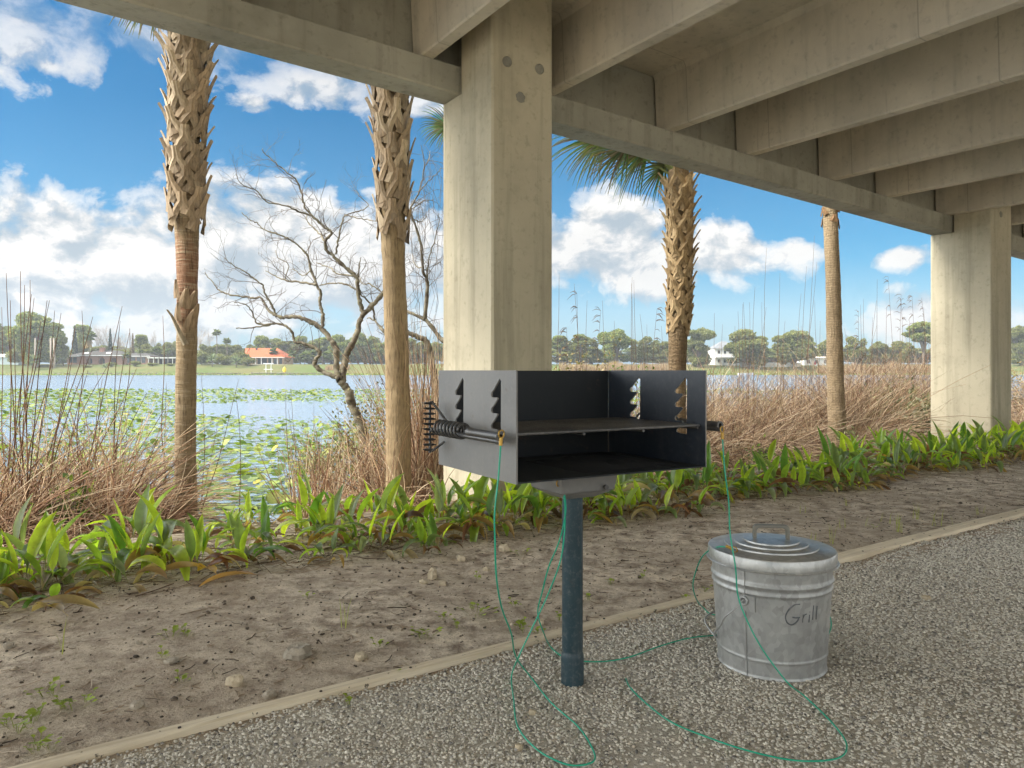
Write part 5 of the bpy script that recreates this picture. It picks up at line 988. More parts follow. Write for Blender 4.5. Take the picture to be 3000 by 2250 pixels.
def tree_meshes(kind, seed):
    """unit height tree: trunk mesh, crown mesh"""
    rr = np.random.default_rng(seed); R2 = random.Random(seed); mb = MB(); pts = []
    if kind == 'cyp':
        mb.tube([(0, 0, 0), (0, 0, .3), (0, 0, .9)], [.02, .016, .004], 6); n = 900; t = rr.uniform(.06, 1, n); r = .085*np.sin(np.pi*np.minimum(1, t*.9+.12))**.7*(1-t*.35)*rr.uniform(.6, 1.1, n); a = rr.uniform(0, 6.28, n); c = np.stack([r*np.cos(a), r*np.sin(a), t], 1); sz = .028
    else:
        if kind == 'pine': spec = [(.0, .0, .86, .20, .10)] + [(.24*math.cos(i*2.4)*R2.uniform(.4, 1), .24*math.sin(i*2.4)*R2.uniform(.4, 1), .56+.036*i, R2.uniform(.11, .17), R2.uniform(.05, .085)) for i in range(10)]; zb = .45
        elif kind == 'bush': spec = [(R2.uniform(-.35, .35), R2.uniform(-.35, .35), R2.uniform(.25, .72), R2.uniform(.22, .36), R2.uniform(.18, .3)) for i in range(9)]; zb = .05
        else: spec = [(.30*math.cos(i*2.4)*R2.uniform(.3, 1.1), .30*math.sin(i*2.4)*R2.uniform(.3, 1.1), R2.uniform(.14, .88), R2.uniform(.09, .22), R2.uniform(.06, .15)) for i in range(26)]; zb = .14
        C_ = []
        for x, y, z, rx, rz in spec:
            n = int(2600*rx*rx*10) if kind != 'bush' else 320; d = rr.normal(size=(n, 3)); d /= np.linalg.norm(d, axis=1, keepdims=True); d *= rr.uniform(.55, 1.08, (n, 1)); C_.append(d*[rx, rx, rz] + [x, y, z])
            mb.tube(spline([(0, 0, zb*.6), (x*.4, y*.4, (zb+z)*.5), (x, y, z)], 3), [.017, .014, .012, .010, .008, .006, .004], 5)
        c = np.concatenate(C_); sz = .026 if kind != 'bush' else .05
        mb.tube([(0, 0, -.03), (.005, 0, .1), (0, .006, zb), (0, 0, .6 if kind != 'bush' else .3)], [.030, .024, .020, .008] if kind != 'bush' else [.02]*4, 8)
    pal = np.array(PAL[kind if kind in PAL else 'oak']); cl = (np.sin(c[:, 0]*17+seed)+np.sin(c[:, 1]*15+seed*2)+np.sin(c[:, 2]*19)); idx = np.clip(((cl+3)/6*len(pal)).astype(int) + rr.integers(-1, 2, len(c)), 0, len(pal)-1)
    return mb, c, sz, pal[idx]*rr.uniform(.75, 1.25, (len(c), 1)), rr
PROT = {}
def proto(kind, k, palette=None):
    key = (kind, k, palette)
    if key not in PROT:
        mb, c, sz, cols, rr = tree_meshes(kind, k*13+len(kind))
        if palette: cols = np.array(PAL[palette])[rr.integers(0, len(PAL[palette]), len(c))]*rr.uniform(.7, 1.3, (len(c), 1))
        V, Fq, C = cards(c, rr, sz, cols, .45 if kind == 'pine' else .1)
        PROT[key] = (mk('trunk', mb.v, mb.f, fbark, smooth=True), mk('crown', V, Fq, crownm, C))
    return PROT[key]
names_t = {'oak': ('broadleaf_tree', 'tree'), 'pine': ('pine_tree', 'tree'), 'cyp': ('cypress_tree', 'tree'), 'bush': ('shrub', 'shrub')}
def ftree(px, top, w, Y, kind, label, k=0, base=None, palette=None, group=None):
    x = FX(px, Y); zb = far_z(x, Y)-.1; h = FZ(top, Y)-zb; wd_ = w/F*Y; nm, ct = names_t[kind]
    r = empty(nm, (x, Y, zb), label, ct, group); tm_, cm_ = proto(kind, k, palette); nat = {'oak': .92, 'pine': .72, 'cyp': .19, 'bush': 1.15}[kind]
    sx = wd_/nat; r.rotation_euler = (0, 0, R.uniform(0, 6.28)); r.scale = (sx, sx, h/.97)
    ob('trunk', tm_, r); ob('crown', cm_, r); return r
# palms on the far shore
def fpalm(px, top, trunk_base_py, w, Y, label, kind='fan', skirt=False, group=None, tr=.16):
    x = FX(px, Y); zb = far_z(x, Y)-.1; zt = FZ(top, Y); R_ = w/2/F*Y; zc = zt-R_*.75; r = empty('palm_tree', (x, Y, zb), label, 'palm tree', group); rr = random.Random(int(px*7+top)); mb = MB()
    mb.tube([(x, Y, zb), (x+.05, Y, (zb+zc)/2), (x, Y, zc)], [tr*1.25, tr, tr], 8); mb.build('trunk', fbark, r, smooth=True); mb = MB(); n = 34 if kind == 'fan' else 44
    for i in range(n):
        a = i*2.4; el_ = rr.uniform(-.5, 1.25) if kind == 'fan' else rr.uniform(-.15, 1.3); d = Vector((math.cos(a)*math.cos(el_), math.sin(a)*math.cos(el_), math.sin(el_))); p = Vector((x, Y, zc)); L = R_*rr.uniform(.85, 1.1); col = rr.choice([(.10, .13, .04), (.14, .16, .055), (.075, .10, .035)] if kind == 'fan' else [(.16, .20, .11), (.20, .24, .14), (.12, .16, .08)])
        sd = d.cross(UZ).normalized(); K = 5; V = []; fc = []
        for k in range(K+1):
            t = k/K; ww = R_*(.30*math.sin(math.pi*t**1.6) + .02 if kind == 'fan' else .10*math.sin(math.pi*min(1, t*.9+.1))); V += [p-sd*ww-UZ*ww*.5, p, p+sd*ww-UZ*ww*.5]; d = (d-UZ*(.30 if kind == 'fan' else .42)*t).normalized(); p = p+d*(L/K)
        mb.add(V, [(3*k+j, 3*k+j+1, 3*k+4+j, 3*k+3+j) for k in range(K) for j in range(2)], col)
    if skirt:
        for i in range(26):
            a = i*2.4; p = Vector((x, Y, zc-.1)); o_ = Vector((math.cos(a), math.sin(a), 0))*R_*rr.uniform(.25, .5); sd = Vector((-math.sin(a), math.cos(a), 0))*R_*.14; q = p+o_-UZ*R_*rr.uniform(.8, 1.7); mb.add([p, q-sd, q+sd], [(0, 1, 2)], rr.choice([(.30, .22, .10), (.24, .17, .08)]))
    mb.build('crown', crownm, r, col=True); return r
def fbare(px, top, w, Y, label, seed, group=None):
    x = FX(px, Y); zb = far_z(x, Y)-.1; h = FZ(top, Y)-zb; r = empty('leafless_tree', (x, Y, zb), label, 'tree', group); rr = random.Random(seed); P, Q = [], []; wd_ = w/2/F*Y
    def g(p, d, l, rad, lev):
        pts = [p]; dd = d; q = p
        for k in range(4):
            dd = (dd+Vector((rr.gauss(0, .12), rr.gauss(0, .12), .05))).normalized(); q = q+dd*(l/4); pts.append(q)
            if lev and k >= 1:
                for _ in range(2): g(q, (dd+Vector((rr.gauss(0, .6)*wd_/h*3, rr.gauss(0, .5), rr.gauss(.1, .3)))).normalized(), l*rr.uniform(.45, .65), rad*.55, lev-1)
        P.append([tuple(v) for v in pts]); Q.append([rad*(1-.15*k) for k in range(5)])
    g(Vector((0, 0, 0)), UZ.copy(), h*.62, .15, 3); V, Fq = ntubes(np.array(P), np.array(Q)*1.2, 3); ob('branches', mk('branches', V, Fq, pmat('pale_twigs', (.30, .25, .20), (.38, .33, .27), 3, .95), smooth=True), r)
# --- left of the leftmost palm
ftree(20, 955, 120, 300, 'oak', 'green tree cut by the left edge of the picture on the far shore', 1, palette='pine')
ftree(-40, 940, 130, 296, 'oak', 'far shore tree just outside the left edge', 2)
ftree(112, 913, 150, 276, 'oak', 'biggest spreading tree on the far shore, towering left of the brick house', 3, palette='pine')
ftree(72, 985, 90, 282, 'oak', 'darker lower tree under the biggest spreading tree', 4)
ftree(165, 968, 70, 285, 'oak', 'dark bushy tree between the biggest tree and the brick house', 2)
for i, px in enumerate((103, 148, 157)):
    x = FX(px, 268); zb = far_z(x, 268)-.1; mb = MB(); mb.tube([(x, 268, zb), (x+.2*i, 268, zb+3), (x-.3, 268.5, FZ(990, 268))], [.42, .34, .25], 8, col=(.5, .4, .3)); o = mb.build('tree_stem', pmat('pale_bark', (.42, .36, .28), (.30, .25, .19), 2, .95), origin=(x, 268, zb), smooth=True); tag(o, ['pale bare stem at the left under the biggest spreading tree', 'pale bare stem right under the biggest tree, slimmer of a close pair', 'pale bare stem, right one of a close pair under the biggest tree'][i], 'tree stem')
ftree(219, 958, 17, 300, 'cyp', 'dark narrow cypress just left of the brick house roof', 0)
ftree(248, 951, 60, 310, 'pine', 'flat topped pine behind the brick house beside the dark cypress', 0)
fpalm(261, 968, 1088, 44, 276, 'tall palm with a dead brown skirt standing before the brick house', 'fan', True)
ftree(238, 1000, 50, 304, 'oak', 'dark round tree behind the left end of the brick roof', 5)
for i, (px, tp) in enumerate(((287, 968), (303, 962), (318, 975), (345, 985), (365, 995))): fbare(px, tp, 34, 312+i, ['bare tree rising behind the brick chimney', 'tallest bare tree above the brick house roof', 'bare tree just left of the middle cypress', 'bare tree just right of the middle cypress', 'low bare tree behind the right roof end'][i], 60+i)
ftree(323, 967, 13, 300, 'cyp', 'thin dark cypress above the middle of the brick house', 1)
ftree(389, 980, 11, 303, 'cyp', 'reddish thin cypress above the right end of the brick house', 2, palette='brown')
ftree(415, 979, 52, 306, 'pine', 'rounded pine right of the brick house roof', 1)
ftree(300, 1012, 70, 306, 'oak', 'low green tree behind the brick roof left of the middle cypress', 1); ftree(352, 1016, 60, 305, 'oak', 'low green tree behind the brick roof right of the middle cypress', 6, palette='light')
ftree(440, 1008, 60, 304, 'oak', 'green tree behind the low carport', 3, palette='light'); ftree(478, 1004, 60, 308, 'oak', 'bushy tree behind the carport next to the leftmost palm', 2, palette='light'); fbare(447, 985, 36, 314, 'bare tree behind the carport', 71)
ftree(502, 1000, 60, 305, 'oak', 'tree mostly hidden by the leftmost palm trunk', 5)
for px, tp in ((412, 1022), (452, 1015), (466, 1018), (492, 1020)): fpalm(px, tp, 1070, 24, 284, 'small palm in the row beside the low carport', group='small palms beside the carport')
for px, tp, w, t in ((253, 1070, 30, 'round clipped shrub left of the front palm on the brick house lawn'), (327, 1060, 26, 'round clipped shrub before the middle arches'), (396, 1056, 32, 'largest round shrub on the lawn at the right end of the brick house'), (447, 1062, 30, 'round shrub before the carport'), (500, 1064, 28, 'round shrub beside the leftmost palm trunk')): ftree(px, tp, w, 272, 'bush', t, 0)
fpalm(307, 1064, 1095, 30, 268, 'stubby little palm on the brick house lawn', 'feather'); fpalm(372, 1032, 1075, 30, 279, 'palm in front of the right brick arch'); fpalm(95, 1040, 1092, 44, 262, 'bushy palm near the far waterline at left'); fpalm(186, 1046, 1078, 34, 279, 'grey green palm at the left corner of the brick house', 'feather')
# --- between the palms
fbare(590, 968, 60, 308, 'bare tree just right of the leftmost palm', 81); fbare(610, 985, 50, 310, 'smaller bare tree right of the leftmost palm', 82)
fpalm(635, 964, 1040, 30, 292, 'tallest slim palm left of the orange roof'); fpalm(665, 988, 1042, 28, 292, 'second slim palm left of the orange roof')
for a in [(600, 1008, 50, 286, 'oak', 'dark green tree low on the shore right of the leftmost palm', 4), (640, 1000, 60, 300, 'oak', 'brownish tree behind the slim palms', 6), (672, 1008, 60, 302, 'oak', 'tree touching the left end of the orange roof', 1), (590, 1032, 50, 276, 'bush', 'dense bush low on the shore at the leftmost palm', 1), (655, 1034, 46, 277, 'bush', 'dark bush between the two feathery palms', 2), (705, 1030, 50, 279, 'bush', 'brownish bush before the left end of the orange roof', 3), (728, 1046, 44, 276, 'bush', 'green bush at the terrace left of the dock', 1), (770, 1012, 30, 308, 'oak', 'green tree behind the middle of the orange roof', 2)]: ftree(*a)
fpalm(622, 1036, 1085, 44, 270, 'feathery palm on the lawn left of the orange house', 'feather'); fpalm(692, 1042, 1082, 46, 269, 'big silvery feathery palm left of the dock', 'feather')
ftree(768, 983, 58, 322, 'pine', 'umbrella shaped pine above the orange roof', 2); ftree(808, 990, 40, 322, 'pine', 'smaller umbrella pine right of the first above the orange roof', 3); ftree(880, 983, 52, 320, 'pine', 'umbrella pine behind the bare tree branches', 1); ftree(945, 988, 50, 320, 'pine', 'pine between the bare tree stems', 0)
for i, (px, tp, w) in enumerate(((850, 1000, 80), (905, 998, 80), (950, 1003, 80), (1005, 980, 90), (1050, 974, 90), (1085, 984, 80), (1130, 988, 90), (1190, 992, 90), (1235, 1000, 80), (1280, 1004, 80), (700, 1010, 60), (740, 1008, 60))): ftree(px, tp, w, 318+i % 3*4, 'oak', 'bushy green tree in the wooded row behind the orange house', i % 7, group='wooded row behind the orange house', palette='pine' if px > 960 else None)
for px, tp in ((801, 1018), (858, 1026), (893, 1026), (916, 1024), (958, 1026), (1003, 1030)): fpalm(px, tp, 1072, 32 if px < 860 else 38, 288, 'cabbage palm in the row right of the orange house', group='cabbage palms right of the orange house')
# --- right of the near pier
for i, (px, tp, w) in enumerate(((1570, 985, 90), (1640, 982, 70), (1672, 1000, 60), (1700, 978, 60), (1730, 992, 80))): ftree(px, tp, w, 290, 'pine' if i in (1, 3) else 'oak', 'green tree low beyond the reeds right of the near pier', i, group='far trees right of the near pier')
ftree(1806, 965, 110, 286, 'oak', 'tall rounded tree above the grill left of the shaggy short palm', 2, palette='pine'); ftree(1878, 985, 90, 290, 'oak', 'lower tree right of the tall rounded tree', 4); ftree(1935, 996, 90, 290, 'oak', 'low tree behind the trunk of the shaggy short palm', 5)
ftree(2045, 961, 100, 278, 'oak', 'rounded oak between the shaggy short palm and the white house', 1); ftree(2195, 965, 140, 276, 'oak', 'wide dark oak just right of the white house', 3); ftree(2325, 953, 130, 276, 'oak', 'largest dark round oak left of the slender palm', 6)
ftree(2425, 995, 70, 290, 'oak', 'tree partly hidden by the slender palm', 2, palette='light'); ftree(2505, 984, 76, 290, 'oak', 'light green tree right of the slender palm', 4, palette='light'); ftree(2580, 1000, 70, 292, 'oak', 'low hazy tree between the slender palm and the far pier', 5); ftree(2705, 942, 110, 282, 'pine', 'tall pale pine beside the far pier', 2); ftree(2640, 998, 80, 292, 'oak', 'low tree left of the tall pale pine', 3, palette='light'); ftree(2990, 955, 90, 285, 'oak', 'tree at the right picture edge past the far pier', 1)
for i in range(30):
    px = -150 + i*112 + R.uniform(-30, 30); ftree(px, R.uniform(1008, 1028), R.uniform(150, 230), 345+R.uniform(0, 40), 'oak', 'distant tree in the low wooded line behind the far houses', i % 7, group='low wooded line behind the far houses', palette='pine' if i % 3 == 0 else None)
# --- houses
def BX(mb, x0, x1, y0, y1, z0, z1): return mb.box(((x0+x1)/2, (y0+y1)/2, (z0+z1)/2), (x1-x0, y1-y0, z1-z0))
def hip(mb, x0, x1, y0, y1, z0, z1, inset): 
    ym = (y0+y1)/2; return mb.add([(x0, y0, z0), (x1, y0, z0), (x1, y1, z0), (x0, y1, z0), (x0+inset, ym, z1), (x1-inset, ym, z1)], [(0, 1, 5, 4), (1, 2, 5), (2, 3, 4, 5), (3, 0, 4), (3, 2, 1, 0)])
def brickm(name, c1, c2, mo):
    m, b = new(name); t = b.n('ShaderNodeTexBrick', {'Vector': b.n('ShaderNodeVectorRotate', {'Vector': coords(b), 'Angle': math.pi/2}, rotation_type='X_AXIS').outputs[0], 'Color1': (*c1, 1), 'Color2': (*c2, 1), 'Mortar': (*mo, 1), 'Scale': 3.0}); finish(b, b.mix(.35, t.outputs[0], b.ramp(b.noise(coords(b), .8, 4), [(.3, (.26, .13, .09)), (.7, (.42, .24, .17))])), .9); return m
brk = brickm('red_brick', (.36, .17, .12), (.28, .13, .09), (.42, .36, .30)); shing = pmat('grey_shingle', (.05, .047, .042), (.075, .07, .06), 1.2, .9); wht = pmat('white_trim', (.72, .72, .70), (.80, .80, .78), 2, .6); glass, b = new('dark_window'); finish(b, (.03, .045, .05), .08, spec=.7)
oran = pmat('orange_tile', (.46, .115, .035), (.38, .09, .03), 1.5, .8, 0, .4, 8, .05); tanb = pmat('tan_brick', (.30, .21, .15), (.40, .29, .20), 2, .9)
YB = 290; xb = lambda px: FX(px, YB); zb_ = far_z(xb(300), YB); r = empty('brick_house', (xb(300), YB, zb_), 'long low red brick house with arched openings, grey roof and chimney', 'house')
ze, zr = FZ(1043, YB), FZ(1027, YB+5); mb = MB(); x0, x1 = xb(238), xb(358); ar = []
for c_ in (261, 298, 333): ar.append([(xb(c_)+1.25*math.cos(t), zb_+1.55+1.15*math.sin(t)) for t in np.linspace(0, math.pi, 9)] + [(xb(c_)-1.25, zb_+.35), (xb(c_)+1.25, zb_+.35)])
mb.plate([[(x0, zb_-.3), (x1, zb_-.3), (x1, ze), (x0, ze)]] + ar, lambda p, q, d: Vector((p, YB+d, q)), .35); BX(mb, x0, x1, YB+3.0, YB+10, zb_-.3, ze-.01); BX(mb, xb(190), x0-.01, YB+1.5, YB+9.5, zb_-.3, ze-.05); BX(mb, x1+.01, xb(432), YB+1.2, YB+9.5, zb_-.3, ze-.05); mb.build('wall', brk, r)
mb = MB(); hip(mb, x0-1, x1+1, YB-.9, YB+10.5, ze+.30, zr, 4.5); hip(mb, xb(186), x0+2.5, YB+.6, YB+10.2, ze+.02, zr-.8, 4); hip(mb, x1-2.5, xb(437), YB+.6, YB+10.2, ze+.02, zr-.9, 4.5); rf = mb.build('roof', shing, r)
mb = MB(); BX(mb, xb(279), xb(291), YB+3, YB+4.2, ze+.5, FZ(1020, YB+3)); BX(mb, xb(277.5), xb(292.5), YB+2.8, YB+4.4, FZ(1020, YB+3)+.003, FZ(1018.5, YB+3)); mb.build('chimney', brk, rf)
mb = MB(); BX(mb, x0-1, x1+1, YB-1.05, YB-.91, ze+.02, ze+.32); BX(mb, xb(186), x0-1.02, YB+.45, YB+.59, ze-.22, ze+.04); BX(mb, x1+1.02, xb(437), YB+.45, YB+.59, ze-.22, ze+.04); mb.build('fascia', wht, r)
for c_ in (248, 312): mb = MB(); mb.box((xb(c_), YB+1.6, ze+1.25), (1.9, .9, .1), (Vector((1, 0, 0)), Vector((0, .86, .5)), Vector((0, -.5, .86)))); mb.build('skylight', wht, rf)
for c_ in (261, 298, 333): mb = MB(); BX(mb, xb(c_)-1.15, xb(c_)+1.15, YB+2.94, YB+2.99, zb_+.2, ze-.5); mb.build('window', glass, r)
for c_ in (200, 213, 374, 386, 402, 416): mb = MB(); yy_ = YB+1.5 if c_ < 240 else YB+1.2; BX(mb, xb(c_)-.75, xb(c_)+.75, yy_-.06, yy_-.01, zb_+.7, ze-.45); mb.build('window', glass, r)
r = empty('carport', (xb(475), YB-1, zb_), 'low flat roofed white carport at the right end of the brick house', 'carport'); mb = MB(); BX(mb, xb(434), xb(520), YB-1, YB+6, FZ(1050, YB), FZ(1046.5, YB)); mb.build('roof', wht, r)
for c_ in (438, 452, 466, 480, 494, 508, 518): mb = MB(); BX(mb, xb(c_)-.1, xb(c_)+.1, YB-.8, YB-.6, zb_-.3, FZ(1050, YB)-.003); mb.build('post', wht, r)
mb = MB(); BX(mb, xb(436), xb(519), YB+5.4, YB+5.7, zb_-.3, FZ(1050, YB)-.003); mb.build('back_wall', shing, r)
YO = 286; xo = lambda px: FX(px, YO); zo = far_z(xo(765), YO); ze, zr = FZ(1047, YO), FZ(1020, YO+6); r = empty('orange_roofed_house', (xo(765), YO, zo), 'house with a bright orange tiled roof and tan walls beyond the lake', 'house')
mb = MB(); BX(mb, xo(704), xo(830), YO+1, YO+12, zo-.3, ze); mb.build('wall', tanb, r); mb = MB(); x0, x1 = xo(692), xo(836); ym = YO+6
mb.add([(x0+3.5, YO-.6, ze+.01), (x1, YO-.6, ze+.01), (x1, YO+13, ze+.01), (x0+3.5, YO+13, ze+.01), (xo(702), ym, zr), (xo(799), ym, zr)], [(0, 1, 5, 4), (1, 2, 5), (2, 3, 4, 5), (3, 0, 4), (3, 2, 1, 0)]); rf = mb.build('roof', oran, r)
mb = MB(); BX(mb, x0+3.5, x1, YO-.72, YO-.61, ze-.18, ze+.06); mb.build('fascia', wht, r)
for c_ in (738, 786): mb = MB(); BX(mb, xo(c_)-.2, xo(c_)+.5, YO+4.6, YO+5, zr-.9, zr+.05); mb.build('roof_vent', shing, rf)
for c_, w_ in ((757, 1.3), (772, 2.0), (788, 1.2), (805, 1.6), (820, 1.1)): mb = MB(); BX(mb, xo(c_)-w_/2, xo(c_)+w_/2, YO+.93, YO+.99, zo+.15, ze-.35); mb.build('window', glass, r)
for c_ in (748, 765, 796, 812): mb = MB(); BX(mb, xo(c_)-.14, xo(c_)+.14, YO+.1, YO+.4, zo-.2, ze-.02); mb.build('post', wht, r)
mb = MB(); BX(mb, xo(746), xo(846), YO-2.5, YO+.05, zo-.5, zo+.12); mb.build('terrace', pmat('pale_slab', (.55, .52, .45), (.45, .42, .36), 1, .9), r)
YW = 288; xw = lambda px: FX(px, YW); zw = far_z(xw(2130), YW); r = empty('white_house', (xw(2130), YW, zw), 'two storey white house with a grey hip roof and porch among the oaks', 'house')
ze, zr = FZ(1021, YW), FZ(1000, YW+5); mb = MB(); BX(mb, xw(2094), xw(2164), YW, YW+10, zw-.3, ze); mb.build('wall', wht, r); mb = MB(); hip(mb, xw(2091), xw(2167), YW-.6, YW+10.6, ze+.01, zr, 4.2); mb.build('roof', pmat('slate_roof', (.16, .17, .18), (.21, .22, .23), 1, .8), r)
mb = MB(); BX(mb, xw(2092), xw(2166), YW-2.2, YW-.005, FZ(1049, YW), FZ(1046, YW)); mb.build('porch_roof', wht, r)
for c_ in (2106, 2124, 2141, 2155):
    for a_, b_ in ((1036, 1027), (1062, 1053)): mb = MB(); BX(mb, xw(c_)-.42, xw(c_)+.42, YW-.07, YW-.01, FZ(a_, YW), FZ(b_, YW)); mb.build('window', glass, r)
for c_ in (2094, 2111, 2129, 2147, 2164): mb = MB(); BX(mb, xw(c_)-.11, xw(c_)+.11, YW-2.1, YW-1.9, zw-.3, FZ(1049, YW)-.003); mb.build('porch_post', wht, r)
r = empty('bungalow', (xw(2400), YW, zw), 'low white bungalow behind the reeds left of the slender palm', 'house'); mb = MB(); BX(mb, xw(2355), xw(2440), YW, YW+8, zw-.3, FZ(1049, YW)); mb.build('wall', wht, r); mb = MB(); hip(mb, xw(2350), xw(2445), YW-.8, YW+8.8, FZ(1049, YW)+.01, FZ(1040, YW+4), 4); mb.build('roof', pmat('pale_roof', (.46, .42, .38), (.54, .50, .46), 1, .8), r)
for c_ in (2368, 2392, 2418): mb = MB(); BX(mb, xw(c_)-.6, xw(c_)+.6, YW-.06, YW-.01, zw+.8, zw+2.2); mb.build('window', glass, r)
YU = 280; mb = MB(); xu = FX(2388, YU); zu = far_z(xu, YU); r = empty('patio_umbrella', (xu, YU, zu), 'closed red patio umbrella in front of the low bungalow', 'umbrella'); mb.lathe([(.02, zu+2.6), (.28, zu+1.9), (.42, zu+1.0), (.1, zu+.95)], (xu, YU, 0), 10); mb.build('canopy', pmat('red_cloth', (.55, .04, .04), (.45, .03, .03), 3, .8), r); mb = MB(); mb.tube([(xu, YU, zu-.1), (xu, YU, zu+2.7)], .04, 6); mb.build('pole', wht, r)
YF = 283; r = empty('white_fence', (FX(2215, YF), YF, far_z(FX(2215, YF), YF)), 'long white board fence right of the white house', 'fence'); x0, x1 = FX(2168, YF), FX(2345, YF); zf = far_z(x0, YF); mb = MB(); BX(mb, x0, x1, YF-.04, YF+.04, zf-.2, zf+1.7); mb.build('board_panel', wht, r)
for i in range(10): mb = MB(); xx = x0+(x1-x0)*i/9; BX(mb, xx-.1, xx+.1, YF-.16, YF-.045, zf-.2, zf+1.85); mb.build('post', wht, r)
x = FX(20, 285); z = far_z(x, 285); r = empty('boat_shed', (x, 285, z), 'pale blue shed half hidden by trees at the far left', 'shed'); mb = MB(); BX(mb, FX(-30, 285), FX(54, 285), 285, 291, z-.3, FZ(1046, 285)); mb.build('wall', pmat('pale_blue_siding', (.42, .50, .52), (.50, .57, .58), 1, .8), r); mb = MB(); hip(mb, FX(-35, 285), FX(58, 285), 284.5, 291.5, FZ(1046, 285)+.01, FZ(1037, 288), 3); mb.build('roof', wht, r)
# --- waterfront: seawall, dock, boat lift, kayak, boat, reeds and lily fringe
def seawall(p0, p1, label):
    r = empty('seawall', (FX((p0+p1)/2, 257), 257, -.6), label, 'seawall'); mb = MB(); n = 14; wm_ = pmat('weathered_planks', (.20, .17, .14), (.30, .26, .21), 2, .95)
    for i in range(n):
        xa, xb_ = FX(p0+(p1-p0)*i/n, 256), FX(p0+(p1-p0)*(i+1)/n, 256); ya, yb = shore_y(xa)+.7, shore_y(xb_)+.7
        mb.add([(xa, ya, -.9), (xb_, yb, -.9), (xb_, yb, .1), (xa, ya, .1), (xa, ya+.3, -.9), (xb_, yb+.3, -.9), (xb_, yb+.3, .1), (xa, ya+.3, .1)], [(0, 1, 2, 3), (7, 6, 5, 4), (3, 2, 6, 7), (0, 3, 7, 4), (1, 5, 6, 2)])
    mb.build('planking', wm_, r)
    for i in range(0, n+1):
        xa = FX(p0+(p1-p0)*i/n, 256); mb = MB(); mb.tube([(xa, shore_y(xa)+.5, -1), (xa, shore_y(xa)+.5, .3)], .13, 6); mb.build('pile', wm_, r)
seawall(195, 500, 'low timber seawall below the brick house lawn'); seawall(590, 730, 'low timber seawall left of the dock'); seawall(845, 985, 'low timber seawall right of the dock')
YD = 252; xd = lambda px: FX(px, YD); r = empty('boat_dock', (xd(790), YD, -.6), 'small wooden dock with a boat lift below the orange house', 'dock'); mb = MB(); BX(mb, xd(738), xd(842), YD-1.5, YD+2.5, .0, .22); mb.build('deck', pmat('dock_planks', (.27, .23, .18), (.36, .31, .25), 2, .95), r)
for c_ in (742, 765, 788, 812, 838): mb = MB(); mb.tube([(xd(c_), YD-1.3, -1.2), (xd(c_), YD-1.3, .45)], .14, 6); mb.build('pile', fbark, r)
for c_ in (782, 797): mb = MB(); mb.tube([(xd(c_), YD-1, -1.2), (xd(c_), YD-1, FZ(1066, YD))], .12, 6); mb.build('lift_post', wht, r)
mb = MB(); BX(mb, xd(774), xd(804), YD-1.3, YD-.7, FZ(1066.5, YD)+.003, FZ(1064, YD)); BX(mb, xd(776), xd(802), YD-1.2, YD-.8, FZ(1083, YD), FZ(1081, YD)); mb.build('lift_beam', wht, r)
yk, b = new('yellow_plastic'); finish(b, (.80, .58, .01), .4); xk, YK = FX(833.5, 254), 254; z = max(far_z(xk, YK), .22); mb = MB(); V = []; n = 9
for i in range(n+1):
    t = i/n; w_ = .62*math.sin(math.pi*(t*.9+.05))**.7; zz = z-.1+2.05*t; V += [(xk-w_, YK, zz), (xk, YK-.3*math.sin(math.pi*t)-.02, zz), (xk+w_, YK, zz), (xk, YK+.2*math.sin(math.pi*t)+.02, zz)]
mb.add(V, [(4*i+j, 4*i+(j+1) % 4, 4*i+4+(j+1) % 4, 4*i+4+j) for i in range(n) for j in range(4)] + [(3, 2, 1, 0), (36, 37, 38, 39)]); tag(mb.build('kayak', yk, origin=(xk, YK, z-.1), smooth=True), 'bright yellow kayak stood on end beside the dock', 'kayak')
xb2, Yb2 = FX(2185, 250), 250; mb = MB(); V = []; n = 8
for i in range(n+1): t = i/n; w_ = .85*min(1, (1-t)*2.2+.02)**.6; xx = xb2-2.6+5.2*t; V += [(xx, Yb2-w_, .05+.15*t*t), (xx, Yb2-w_*.6, -.65), (xx, Yb2+w_*.6, -.65), (xx, Yb2+w_, .05+.15*t*t)]
mb.add(V, [(4*i+j, 4*i+(j+1) % 4, 4*i+4+(j+1) % 4, 4*i+4+j) for i in range(n) for j in range(4)] + [(3, 2, 1, 0), (32, 33, 34, 35)]); tag(mb.build('rowing_boat', wht, origin=(xb2, Yb2, -.6), auto=40), 'small white boat moored at the far bank behind the right reeds', 'boat')
n = 5200; px = N.uniform(-200, 3000, n); x = np.array([FX(p, 251) for p in px]); y = np.array([shore_y(q) for q in x]) - np.abs(N.normal(0, 2.6, n))+.6; z = np.where(y > np.array([shore_y(q) for q in x])-.2, -.3, -.55)
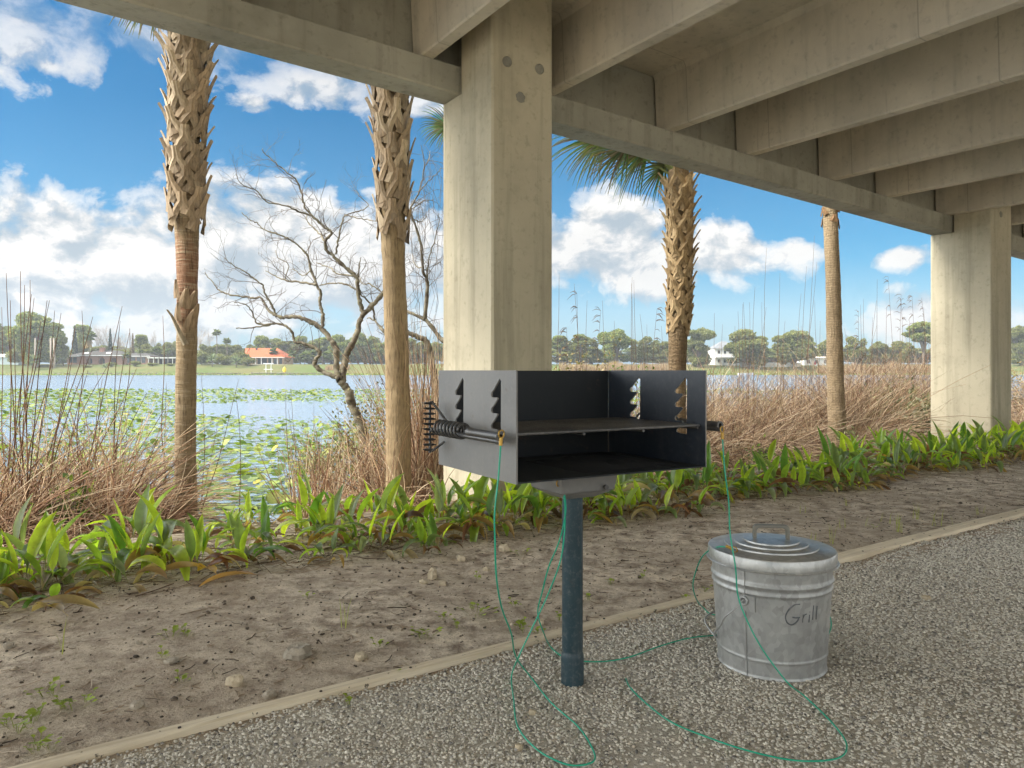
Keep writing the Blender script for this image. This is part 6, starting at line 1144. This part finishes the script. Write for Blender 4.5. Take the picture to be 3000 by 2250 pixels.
c = np.stack([x, y, z+N.uniform(0, .25, n)], 1); V, Fq, C = cards(c, N, .42, np.array([(.16, .24, .04), (.22, .28, .06), (.12, .17, .04), (.28, .26, .10)])[N.integers(0, 4, n)]*N.uniform(.7, 1.3, (n, 1)), .8)
tag(ob('shore_lilies', mk('shore_lilies', V, Fq, crownm, C)), 'green fringe of water plants along the far shore', 'water plants', kind='stuff')
def fringe(p0, p1, ytop, n, label, cols, Y=262, hw=3):
    px = N.uniform(p0, p1, n); x = (px-1500)/F*Y; y = Y + N.uniform(-hw, hw, n); h = (FZ(ytop, Y)-1.0)*N.uniform(.6, 1.15, n)*(.7+.5*np.array([noise.noise(Vector((q*.15, 3, 1))) for q in x])+.15); z0 = np.array([far_z(q, w) for q, w in zip(x, y)])
    b0 = np.stack([x, y, z0], 1); tp = b0 + np.stack([N.normal(0, .35, n), N.normal(0, .3, n), h], 1); w_ = np.stack([N.uniform(.08, .2, n), N.normal(0, .05, n), 0*h], 1); V = np.stack([b0-w_, b0+w_, tp], 1); Fq = np.arange(3*n).reshape(n, 3)
    tag(ob('reed_bed', mk('reed_bed', V.reshape(-1, 3), Fq, crownm, np.repeat(np.array(cols)[N.integers(0, len(cols), n)]*N.uniform(.7, 1.3, (n, 1)), 3, 0))), label, 'reed bed', kind='stuff')
BR = [(.36, .25, .15), (.30, .20, .12), (.42, .31, .20)]
fringe(958, 1020, 1066, 700, 'tawny reed bed on the far shore between the two bare trees', BR); fringe(1640, 1990, 1056, 3000, 'pinkish brown reed bed on the far shore behind the grill', BR); fringe(2400, 2740, 1058, 3000, 'pinkish brown reed bed on the far shore left of the far pier', BR)

# ================================================================ HAZE over the lake
hm = bpy.data.materials.new('lake_haze'); nb2 = NB(nodes(hm)); vo_ = nb2.n('ShaderNodeVolumePrincipled', {'Color': (.86, .92, 1.0), 'Density': .0004, 'Anisotropy': .2}); nb2.set(nb2.n('ShaderNodeOutputMaterial').inputs['Volume'], vo_)
mb = MB(); mb.box((0, 300, 25), (2200, 760, 62)); hz_o = mb.build('haze', hm, origin=(0, 300, 25)); tag(hz_o, 'thin pale haze hanging over the lake and far shore', 'haze', kind='stuff')
